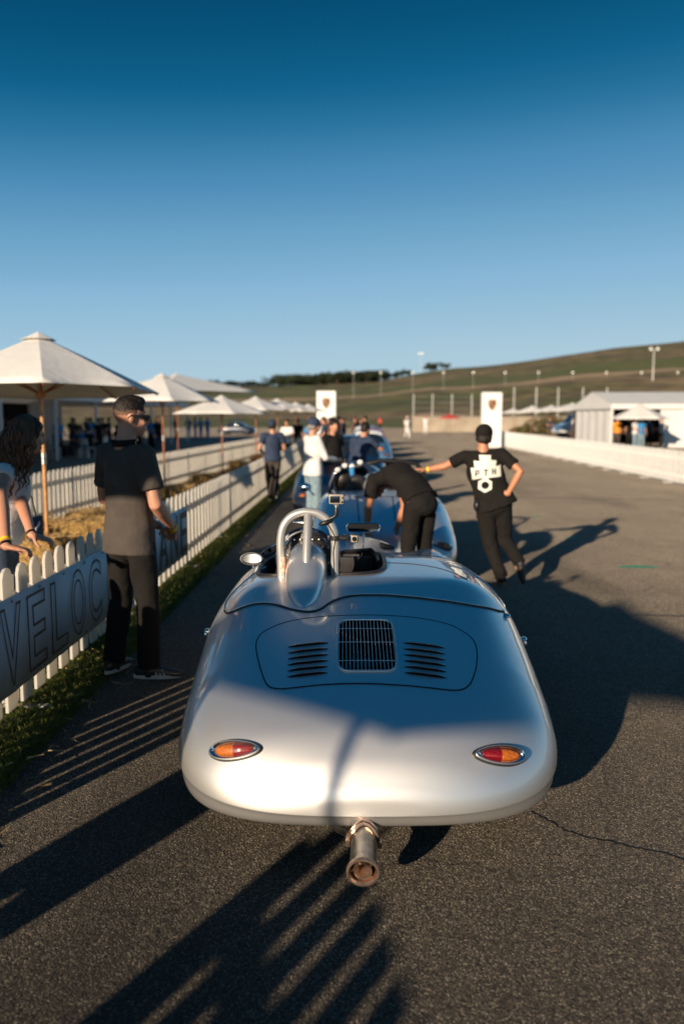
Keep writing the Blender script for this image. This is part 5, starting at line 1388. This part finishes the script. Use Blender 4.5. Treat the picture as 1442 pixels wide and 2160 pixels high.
# ---- mid-distance people
g = V(-.69, 12.6, 0)
person(g, R(-62), 'older man in white shirt, pale jeans and dark cap beside the queued cars',
    dict(wrR=(.12, .36, 1.08), elR=(.24, .10, 1.12), wrL=(-.12, .36, 1.08), elL=(-.24, .10, 1.12), fwd=(.2, .95, -.25), curl=.5), sc=1.03, shirt='white_cloth', pants='jeans', hat='navy_cloth', hair='hair_grey', longs=True, vox=.016, detail=False, build=1.12, hem=.84)
g = gnd(576, 1058)
person(g, R(18), 'attendant in navy top and dark trousers walking on the turf by the fence',
    dict(wrL=(-.16, .16, 1.02), elL=(-.30, -.06, 1.13), wrR=(.10, .25, 1.06), elR=(.26, .0, 1.12), knL=(-.08, .05, .50), anL=(-.05, -.05, .09), toeL=(-.06, .13, .03), knR=(.06, -.02, .5), anR=(.03, -.18, .13), toeR=(.03, -.05, .03), fwd=(.3, .9, -.3)),
    sc=1.0, shirt='navy_cloth', pants='grey_cloth', hat='navy_cloth', vox=.016, detail=False)
g = V(.02, 14.2, 0)
person(g, R(-35), 'person in dark clothes leaning over the dark coupe with a bent arm',
    dict(chest=(0, .10, 1.24), neckb=(0, .16, 1.40), head=(0, .24, 1.53), shL=(-.18, .12, 1.34), shR=(.18, .12, 1.34), elR=(.30, .30, 1.18), wrR=(.14, .46, 1.22), elL=(-.26, .2, 1.1), wrL=(-.2, .4, 1.0)),
    sc=1.02, shirt='navy_cloth', pants='black_cloth', hairdo='short', vox=.018, detail=False)
g = V(-.45, 15.2, 0)
person(g, R(-140), 'person in black T-shirt standing behind the man in the white shirt', dict(), sc=1.0, shirt='black_cloth', pants='black_cloth', vox=.02, detail=False)
# reusable low-detail figures
FIG = []
for k, (ps, kw) in enumerate([(dict(), dict()), (dict(wrR=(.12, .30, 1.10), elR=(.25, .02, 1.12), wrL=(-.14, .28, 1.05), elL=(-.25, .02, 1.12)), dict()),
        (dict(knL=(-.09, .14, .52), anL=(-.10, .18, .09), toeL=(-.11, .34, .04), knR=(.09, .02, .50), anR=(.10, -.26, .14), toeR=(.10, -.12, .03), wrL=(-.22, -.16, .92), wrR=(.22, .24, .95)), dict()),
        (dict(pelvis=(0, 0, .52), waist=(0, .02, .66), chest=(0, .04, .86), neckb=(0, .05, 1.06), head=(0, .09, 1.22), shL=(-.18, .05, 1.0), shR=(.18, .05, 1.0), elL=(-.24, .12, .76), elR=(.24, .12, .76), wrL=(-.12, .36, .74), wrR=(.12, .36, .74),
              hipL=(-.09, .02, .50), hipR=(.09, .02, .50), knL=(-.10, .44, .50), knR=(.10, .44, .50), anL=(-.10, .42, .09), anR=(.10, .42, .09), toeL=(-.11, .58, .03), toeR=(.11, .58, .03)), dict(hem=.90))]):
    t, *_ = person((0, 0, 0), 0, 'x', ps, vox=.030, detail=False, **kw); FIG.append(t)
first = set()
def crowd(k, loc, rz, label, shirt, pants, hair='hair_dark', skin='skin', group=None, sc=1., hatc=None):
    src = FIG[k]; m = dict(shirt=MT[shirt], trousers=MT[pants], hair=MT[hatc or hair], body=MT[skin])
    c = copy_tree(src, None, m); c.location = loc; c.rotation_euler = (0, 0, rz); c.scale = (sc,)*3; c['label'] = label
    if group: c['group'] = group
    return c
g = gnd(858, 926); crowd(2, g, R(200), 'man in white overalls walking on the open lane, nearer of two', 'white_cloth', 'white_cloth', hatc='white_cloth', sc=1.03)
g = gnd(897, 916); crowd(0, g, R(180), 'man in white overalls and red cap standing farther down the lane', 'white_cloth', 'white_cloth', hatc='red_cloth', sc=1.05)
g = gnd(801, 905); crowd(0, g, R(170), 'person in pink and black alone before the hill wall', 'red_cloth', 'black_cloth', sc=.95)
gq = 'onlookers crowding round the cars at the end of the queue'
cols = ['black_cloth', 'navy_cloth', 'brown_cloth', 'black_cloth', 'grey_cloth', 'red_cloth', 'white_cloth', 'black_cloth']
for i in range(22):
    Y = rr.uniform(27, 52); x = rr.uniform(-1.3, .55)+(Y-40)*.012
    if abs(x-.2) < .9 and Y < 45: x = -.95-rr.random()*.5
    oc = rr.choice(cols[:5])
    crowd(rr.choice((0, 1, 1)), (x, Y, 0), rr.uniform(0, 6.28), f"onlooker in a {dict(black_cloth='black', navy_cloth='navy', brown_cloth='brown', grey_cloth='charcoal')[oc]} top packed round the cars at the end of the queue", oc, rr.choice(('black_cloth', 'jeans_dark', 'navy_cloth')), group=gq, sc=rr.uniform(.95, 1.05))
g = gnd(712, 948); crowd(0, (g.x, 38, 0), 0, 'man in red shirt just right of the left white pillar', 'red_cloth', 'black_cloth')
g = gnd(606, 985); crowd(1, g, R(160), 'man in pale shirt standing beyond the fence right of the attendant', 'white_cloth', 'black_cloth', sc=.98)
g = gnd(628, 965); crowd(0, g, R(190), 'man with dark vest behind the fence left of the white pillar', 'black_cloth', 'jeans_dark', sc=.98)
g = gnd(655, 985); crowd(1, g, R(150), 'person in light blue shirt partly behind the man in the white shirt', 'blue_cloth', 'black_cloth', sc=.98)
gb = 'visitors behind the right fence'
for px, gy, k, rz, sh, pt, lb in [(1157, 932, 1, 200, 'navy_cloth', 'brown_cloth', 'visitor in purple-navy top standing alone behind the right fence'), (1208, 928, 1, 80, 'blue_cloth', 'jeans_dark', 'visitor in blue bending by the van door'),
        (1299, 950, 0, 170, 'orange_cloth', 'grey_cloth', 'visitor in orange top at the left edge of the marquee opening'), (1326, 952, 0, 160, 'black_cloth', 'black_cloth', 'visitor in black under the marquee umbrella wearing a white hat'),
        (1337, 954, 1, 220, 'white_cloth', 'jeans', 'visitor in white top and jeans in the marquee opening'), (1350, 954, 0, 190, 'blue_cloth', 'jeans', 'visitor in blue shirt and blue jeans in the marquee opening'),
        (1366, 950, 0, 180, 'grey_cloth', 'black_cloth', 'visitor in dark grey right of the marquee opening'), (1393, 950, 1, 90, 'white_cloth', 'black_cloth', 'visitor in white shirt and black trousers against the marquee wall')]:
    g = gnd(px, gy-4); crowd(k, g, R(rz), lb, sh, pt, group=gb, hatc='white_cloth' if 'white hat' in lb else None)
gl = 'spectators in the shade of the left marquee'
tb_m = None
def ftable(x, y, rz, label):
    t = empty('table', (x, y, 0), rz, label, 'table', 'tables in the left marquee')
    MB().box((0, 0, .73), (1.8, .75, .04), bev=.01).build('table_top', MT['white_metal'], t)
    for sx in (-.8, .8):
        for sy in (-.3, .3): MB().box((sx, sy, .355), (.04, .04, .71)).build('leg', MT['galv'], t, smooth=False)
def fchair(x, y, rz, lb):
    t = empty('folding_chair', (x, y, 0), rz, lb, 'chair', 'chairs in the left marquee')
    MB().box((0, 0, .44), (.42, .40, .03), bev=.01).build('seat', MT['white_metal'], t); MB().box((0, -.2, .72), (.42, .025, .26), bev=.01).build('backrest', MT['white_metal'], t)
    for sx in (-.19, .19):
        MB().box((sx, .17, .22), (.03, .03, .44)).build('leg', MT['white_metal'], t, smooth=False); MB().box((sx, -.19, .35), (.03, .03, .70)).build('leg', MT['white_metal'], t, smooth=False)
CN = dict(black_cloth='black', white_cloth='white', teal_cloth='teal', navy_cloth='navy', grey_cloth='charcoal', blue_cloth='blue')
for i, px in enumerate(sorted(rr.uniform(-5, 335) for _ in range(49))):
    Y = rr.uniform(34, 50); x = (px-752)/FPX*Y
    k = rr.choice((0, 1, 1, 3, 3)); rz = rr.uniform(0, 6.28); sh = rr.choice(('black_cloth', 'white_cloth', 'teal_cloth', 'navy_cloth', 'grey_cloth', 'blue_cloth', 'black_cloth', 'black_cloth'))
    c = crowd(k, (x, Y, 0), rz, f"{'seated' if k == 3 else 'standing'} spectator in {CN[sh]}, {ORD[i]} from the left in the marquee shade", sh, rr.choice(('black_cloth', 'jeans_dark', 'grey_cloth')), group=gl)
    if k == 3: fchair(x, Y, rz, f'white folding chair under the {ORD[i]} spectator from the left in the marquee')
for i, px in enumerate((40, 150, 262)): Y = 41+i*3; ftable((px-752)/FPX*Y, Y, .3*i, ['white folding table at the left end of the marquee', 'white folding table in the middle of the marquee', 'white folding table near the blue bin'][i])
for px, sh, lb in ((412, 'blue_cloth', 'person in bright blue left of the parked blue car'), (424, 'teal_cloth', 'person in teal left of the parked blue car'), (438, 'blue_cloth', 'person in sky blue nearest the parked blue car'), (398, 'grey_cloth', 'person in grey beside the group in blue')):
    g = gnd(px, 926); crowd(1, g, rr.uniform(0, 6), lb, sh, sh if 'bright' in lb else 'blue_cloth')
for px in (300, 318, 372):
    g = gnd(px, 930); crowd(0, g, rr.uniform(0, 6), {300: 'left', 318: 'middle', 372: 'right'}[px]+' one of three spectators in black outside the marquee end', 'black_cloth', 'black_cloth', group='spectators outside the marquee end')
for f_ in FIG:
    def rm(o):
        for c in list(o.children): rm(c)
        bpy.data.objects.remove(o)
    rm(f_)
# person standing in the fence opening beside the camera: casts the broad shadow over the asphalt at lower left
person((-2.10, 1.36, 0), R(-40), 'bystander in black standing in the fence opening left of the camera', dict(), sc=1.0, shirt='black_cloth', pants='black_cloth', vox=.02, detail=False, build=1.35)

# ================================================================== THE OTHER CARS
def simple_car(x, y, yaw, label, paint, roof=None, hoop=False, tl=True, open_=True, wm=.83):
    s = Shell(x, y, yaw, wm); root = empty('vintage_race_car' if open_ else 'parked_car', (x, y, 0), yaw, label, 'car', 'vintage race cars queued nose to tail')
    CK = (0, 1.95, .56, .50, 4.) if open_ else None
    s.mesh(MT[paint], root, holes=[CK] if CK else [], dense=.6)
    for a in (-.66, .66):
        for b_ in (.86, 3.02): wheel(root, a, b_)
    pan = MB().poly([(-.66, .28, .19), (.66, .28, .19), (.74, .8, .19), (.74, 3.3, .19), (.5, 3.75, .22), (-.5, 3.75, .22), (-.74, 3.3, .19), (-.74, .8, .19)], (0, 0, .02)).build('floor_pan', MT['black_rubber'], root, smooth=False)
    if tl:
        for sd in (-1, 1): 
            for v_ in (.14,): tail_light(s, root, sd*.60, .20, sd)
    if open_:
        tb = MB(); N_ = 40; rc = []
        for k in range(N_):
            t = 2*PI*k/N_; c_, s_ = math.cos(t), math.sin(t); q_ = (abs(c_)**4+abs(s_)**4)**-.25; rc.append((CK[0]+CK[2]*c_*q_, CK[1]+CK[3]*s_*q_))
        tops = [tb.b.verts.new(s.P(p[0], p[1], -.002)) for p in rc]; lows = [tb.b.verts.new((p[0]*.97, CK[1]+(p[1]-CK[1])*.97, .22)) for p in rc]
        for i in range(N_): tb.b.faces.new((tops[i], tops[(i+1) % N_], lows[(i+1) % N_], lows[i]))
        tb.b.faces.new(lows); tb.build('cockpit_tub', MT['interior'], root, smooth=False)
        MB().tube([s.P(p[0], p[1], .004) for p in rc], .014, 8, closed=True).build('cockpit_rim', MT['leather'], root)
        for sx in (-.28, .28):
            MB().tube([(sx, 1.70, .35), (sx, 1.62, .6), (sx, 1.56, .9), (sx, 1.54, 1.02)], [(.19, .05), (.2, .07), (.18, .06), (.12, .05)], 16, side=(1, 0, 0), rnd=True).build('seat', MT['leather'], root)
    else:
        # closed cabin: glass house and roof
        rw = [(.70, 1.05, .80), (.62, 1.35, 1.10), (.53, 1.65, 1.26), (.50, 2.0, 1.31), (.52, 2.35, 1.27), (.60, 2.70, 1.06), (.68, 2.98, .86)]
        b = MB(); rows = []
        for w_, y_, z_ in rw:
            row = []
            for j in range(17):
                t = PI*j/16; row.append(b.b.verts.new((w_*math.copysign(abs(math.cos(t))**.55, math.cos(t)), y_, .74+(z_-.74)*math.sin(t)**.6 if 0 < j < 16 else .70)))
            rows.append(row)
        for A, B in zip(rows, rows[1:]):
            for j in range(16): b.b.faces.new((A[j], A[j+1], B[j+1], B[j]))
        g_ = b.build('cabin_glass', MT['glass_dark'], root, angle=60)
        b = MB(); rows = []
        for w_, y_, z_ in [(.53, 1.50, 1.19), (.50, 1.62, 1.262), (.49, 2.0, 1.325), (.50, 2.35, 1.285), (.52, 2.46, 1.23)]:
            rows.append([b.b.verts.new((w_*math.cos(t_)*1.01, y_, z_-.12*(1-math.sin(t_)**.8))) for t_ in [PI*(.08+.84*j/12) for j in range(13)]])
        for A, B in zip(rows, rows[1:]):
            for j in range(12): b.b.faces.new((A[j], A[j+1], B[j+1], B[j]))
        r_ = b.build('roof', MT[roof or paint], root); so2 = r_.modifiers.new('t', 'SOLIDIFY'); so2.thickness = .03
        for sx in (-1, 1): MB().tube([(sx*.50, 1.55, 1.16), (sx*.66, 1.15, .84)], .03, 8).tube([(sx*.51, 2.45, 1.19), (sx*.68, 2.95, .84)], .025, 8).build('roof_pillar', MT[paint], g_)
    return s, root
# second car: silver blue, twin humps, stickered hoop and black screen frame
gc2 = gnd(808, 1190)
C2 = Shell(.30, 7.85, R(.5), .80)
s2, c2 = simple_car(.30, 8.02, R(0.5), 'second car of the queue, blue silver open racer with stickered hoop and black frame', 'paint2', wm=.80)
M2 = s2.world()
def w2(px, py, Y):     # local point of car 2 lying on the plane world y = Y
    return M2.inverted() @ aty(px, py, Y)
ho = MB().tube([w2(x, y, 9.7) for x, y in [(694, 1050), (697, 1020), (706, 998), (722, 984), (742, 976), (764, 976), (780, 990), (786, 1020), (788, 1050)]], .028, 12, rnd=True).build('roll_hoop', MT['navy_paint'], c2)
MB().tube([w2(742, 978, 9.7), w2(743, 1010, 9.6), w2(742, 1052, 9.5)], .030, 12, rnd=True).build('hoop_brace', MT['blue_cloth'], ho)
for x, y, c_ in ((712, 991, 'white_cloth'), (727, 982, 'white_cloth'), (742, 984, 'white_cloth'), (743, 998, 'orange_cloth'), (742, 992, 'teal_cloth'), (759, 975, 'white_cloth')):
    MB().ell(w2(x, y, 9.66), (.034, .012, .030), u=12, v=8).build('sponsor_sticker', MT[c_], ho)
MB().tube([w2(x, y, 10.05) for x, y in [(752, 984), (800, 972), (850, 973), (878, 978), (893, 1000), (905, 1040), (915, 1062)]], .030, 10, rnd=True).build('screen_frame', MT['black_metal'], c2)
MB().tube([w2(x, y, 10.0) for x, y in [(862, 978), (868, 1000), (880, 1035)]], .018, 8).build('frame_strut', MT['black_metal'], c2)
MB().ell(w2(722, 1010, 9.9), (.13, .14, .15)).build('helmet_rest', MT['leather'], c2)
MB().ell(w2(792, 1030, 9.75), (.20, .45, .20)).build('headrest_hump', MT['paint2'], c2)
for x in (-.02,):
    q_ = [(-.70, .78), (-.2, .83), (.3, .82), (.70, .76)]
    MB().tube([s2.P(u, v_, .001) for u, v_ in [(-.68, 1.2), (-.3, 1.15), (.1, 1.15), (.5, 1.17), (.68, 1.22)]], .006, 6).build('deck_gap', MT['gap'], c2)
    MB().tube([s2.P(u, v_, .001) for u, v_ in [(-.28, 1.14), (-.28, .8), (-.27, .5), (-.26, .2)]], .006, 6).tube([s2.P(u, v_, .001) for u, v_ in [(.12, 1.14), (.12, .8), (.12, .5), (.12, .2)]], .006, 6).build('panel_gap', MT['gap'], c2)
MB().tube([(-.80, 1.5, .86), (-.86, 1.55, .92)], .012, 8).ell((-.90, 1.56, .95), (.07, .03, .05)).build('wing_mirror', MT['chrome'], c2)
simple_car(-.28, 13.2, R(1), 'third car of the queue, dark navy open racer between leaning people', 'navy_paint', open_=True)
simple_car(-.12, 18.6, R(0), 'fourth car, dark navy coupe partly hidden by people', 'navy_paint', open_=False, roof='navy_paint')
simple_car(.42, 27.5, R(0), 'light blue closed race car with white roof and yellow glint', 'skyblue_paint', roof='white_paint', open_=False)
simple_car(.60, 33.5, R(0), 'dark red closed race car beyond the light blue one', 'red_paint', open_=False)
simple_car(.45, 39.5, R(0), 'white closed race car farthest along the queue', 'white_paint', open_=False)
g = gnd(498, 917)
s5, c5 = simple_car(g.x+2, g.y, R(82), 'low blue sports car parked sideways on the left yard', 'navy_paint', open_=False, tl=False); c5['group'] = 'cars parked on the left yard'
g = gnd(1228, 924)

# delivery van behind the right fence
def van(px, gy, label):
    g = gnd(px, gy); t = empty('delivery_van', g, R(8), label, 'van')
    MB().box((1.2, 0, 1.25), (3.6, 2.0, 1.9), bev=.06).build('cargo_box', MT['vinyl_sun'], t)
    b = MB().poly([(-.62, -.95, .45), (-.62, -.95, 2.0), (-1.05, -.95, 1.95), (-1.62, -.95, 1.25), (-2.4, -.95, 1.05), (-2.5, -.95, .5)], (0, 1.9, 0)); b.build('cab', MT['white_paint'], t, smooth=False)
    MB().poly([(-.75, -.962, 1.3), (-.75, -.962, 1.85), (-1.02, -.962, 1.83), (-1.45, -.962, 1.3)], (0, .008, 0)).build('side_window', MT['glass_dark'], t, smooth=False)
    MB().poly([(-1.09, -.8, 1.93), (-1.66, -.8, 1.26), (-1.66, .8, 1.26), (-1.09, .8, 1.93)], (-.01, 0, .012)).build('windscreen', MT['glass_dark'], t, smooth=False)
    MB().box((.9, -1.012, .55), (3.0, .01, .12)).build('skirt_stripe', MT['galv'], t, smooth=False)
    for x in (-1.7, 1.9):
        for y in (-.85, .85):
            MB().lathe([(.18, -.1), (.33, -.1), (.35, -.05), (.35, .05), (.33, .1), (.18, .1)], (x, y, .35), 20, Matrix.Rotation(PI/2, 3, 'X'), True).lathe([(0, .06), (.19, .08), (.19, -.08), (0, -.06)], (x, y, .35), 16, Matrix.Rotation(PI/2, 3, 'X')).build('wheel', MT['black_rubber'], t)
van(1232, 924, 'white box van parked behind the right fence with dark windscreen')
# bins and bushes on the yard
def bin_(px, gy, m, label):
    g = gnd(px, gy); t = empty('plastic_bin', g, 0, label, 'bin')
    MB().box((0, 0, .45), (.55, .5, .9), bev=.05).build('bin_body', MT[m], t); MB().box((0, 0, .93), (.6, .55, .07), bev=.02).build('bin_lid', MT[m], t)
bin_(206, 950, 'bluebin', 'bright blue plastic bin by the left marquee behind the tall man'); bin_(188, 950, 'red_paint', 'dark red bin beside the bright blue bin')
def bush(px, gy, label, w, h):
    g = gnd(px, gy); rr2 = random.Random(px); t = empty('bush', g, 0, label, 'bush', 'dry bushes before the tan wall'); v, f = [], []
    for k in range(1500):
        d = V(rr2.gauss(0, 1), rr2.gauss(0, 1), abs(rr2.gauss(0, 1))).normalized(); p = V(d.x*w, d.y*w*.6, d.z*h)*rr2.uniform(.6, 1.05); a = V(rr2.gauss(0, 1), rr2.gauss(0, 1), rr2.gauss(0, 1)).normalized()*.12; b = a.orthogonal().normalized()*.08
        m_ = len(v); v += [p-a, p+b, p+a, p-b]; f.append((m_, m_+1, m_+2, m_+3))
    pyd('foliage', v, f, MT['bush'], t); MB().tube([(0, 0, 0), (.1, 0, h*.7)], [.06, .03], 6).build('stem', MT['bark'], t)
bush(1146, 915, 'rusty brown bush behind the right fence', 2.4, 1.9); bush(1174, 914, 'brown green bush touching the van nose', 2.2, 1.7); bush(1100, 914, 'low dark bush right of the right pillar', 1.4, .7)
# green utility paint marks on the asphalt
gm_ = mat('green_marking_paint', (.08, .36, .20), .8, var=.4, vs=20)
for px, py, w_, h_ in ((1342, 1196, .30, .10), (1206, 1135, .16, .06), (1075, 1050, .2, .15), (1128, 1090, .12, .1)):
    g = gnd(px, py); rr3 = random.Random(px)
    MB_ = MB().poly([(g.x+w_*math.cos(a)*rr3.uniform(.6, 1), g.y+h_*math.sin(a)*rr3.uniform(.6, 1), .004) for a in [2*PI*k/14 for k in range(14)]])
    o = MB_.build('paint_mark', gm_, smooth=False); tag(o, {1342: 'brightest green paint mark on the sunlit asphalt at right', 1206: 'small green paint mark within the shadow of the leaning man', 1075: 'faint green paint mark just right of the leaning man', 1128: 'faint green paint mark farthest down the lane'}[px], 'paint mark', 'green paint marks on the lane')
# sealed crack wandering out from under the car's tail at right
cp = [gnd(x, y) for x, y in [(1118, 1712), (1150, 1728), (1190, 1752), (1240, 1768), (1290, 1776), (1340, 1790), (1400, 1800), (1442, 1815), (1520, 1840)]]
v, f = [], []
rr4 = random.Random(9); pts = []
for A, B in zip(cp, cp[1:]):
    for k in range(7): pts.append(A.lerp(B, k/7)+V(rr4.uniform(-.006, .006), rr4.uniform(-.006, .006), 0))
for i, p in enumerate(pts):
    w_ = .003+.003*rr4.random(); d = (pts[min(i+1, len(pts)-1)]-pts[max(i-1, 0)]).normalized(); n_ = V(-d.y, d.x, 0)*w_; v += [p+n_+V(0, 0, .003), p-n_+V(0, 0, .003)]
f = [(2*i, 2*i+1, 2*i+3, 2*i+2) for i in range(len(pts)-1)]
tag(pyd('crack', v, f, MT['gap']), kind='structure')
print('objects', len(bpy.data.objects))

for i, (xa, ya, xb, yb, lb) in enumerate([(1290, 1296, 1500, 1302, 'nearest'), (1000, 1046, 1442, 1056, 'middle'), (840, 998, 1300, 996, 'farthest')]):
    A, B = gnd(xa, ya), gnd(xb, yb); N_ = 40; v = []
    for k in range(N_+1):
        p = A.lerp(B, k/N_); j = .03*noise.noise(Vector((k*.35, i*5, 0))); w_ = (.018+.012*noise.noise(Vector((k*.5, i, 3))))*(1+i*.6); v += [(p.x, p.y+j+w_, .003), (p.x, p.y+j-w_, .003)]
    tag(pyd('tar_seam', v, [(2*k, 2*k+1, 2*k+3, 2*k+2) for k in range(N_)], MT['tar']), kind='structure')
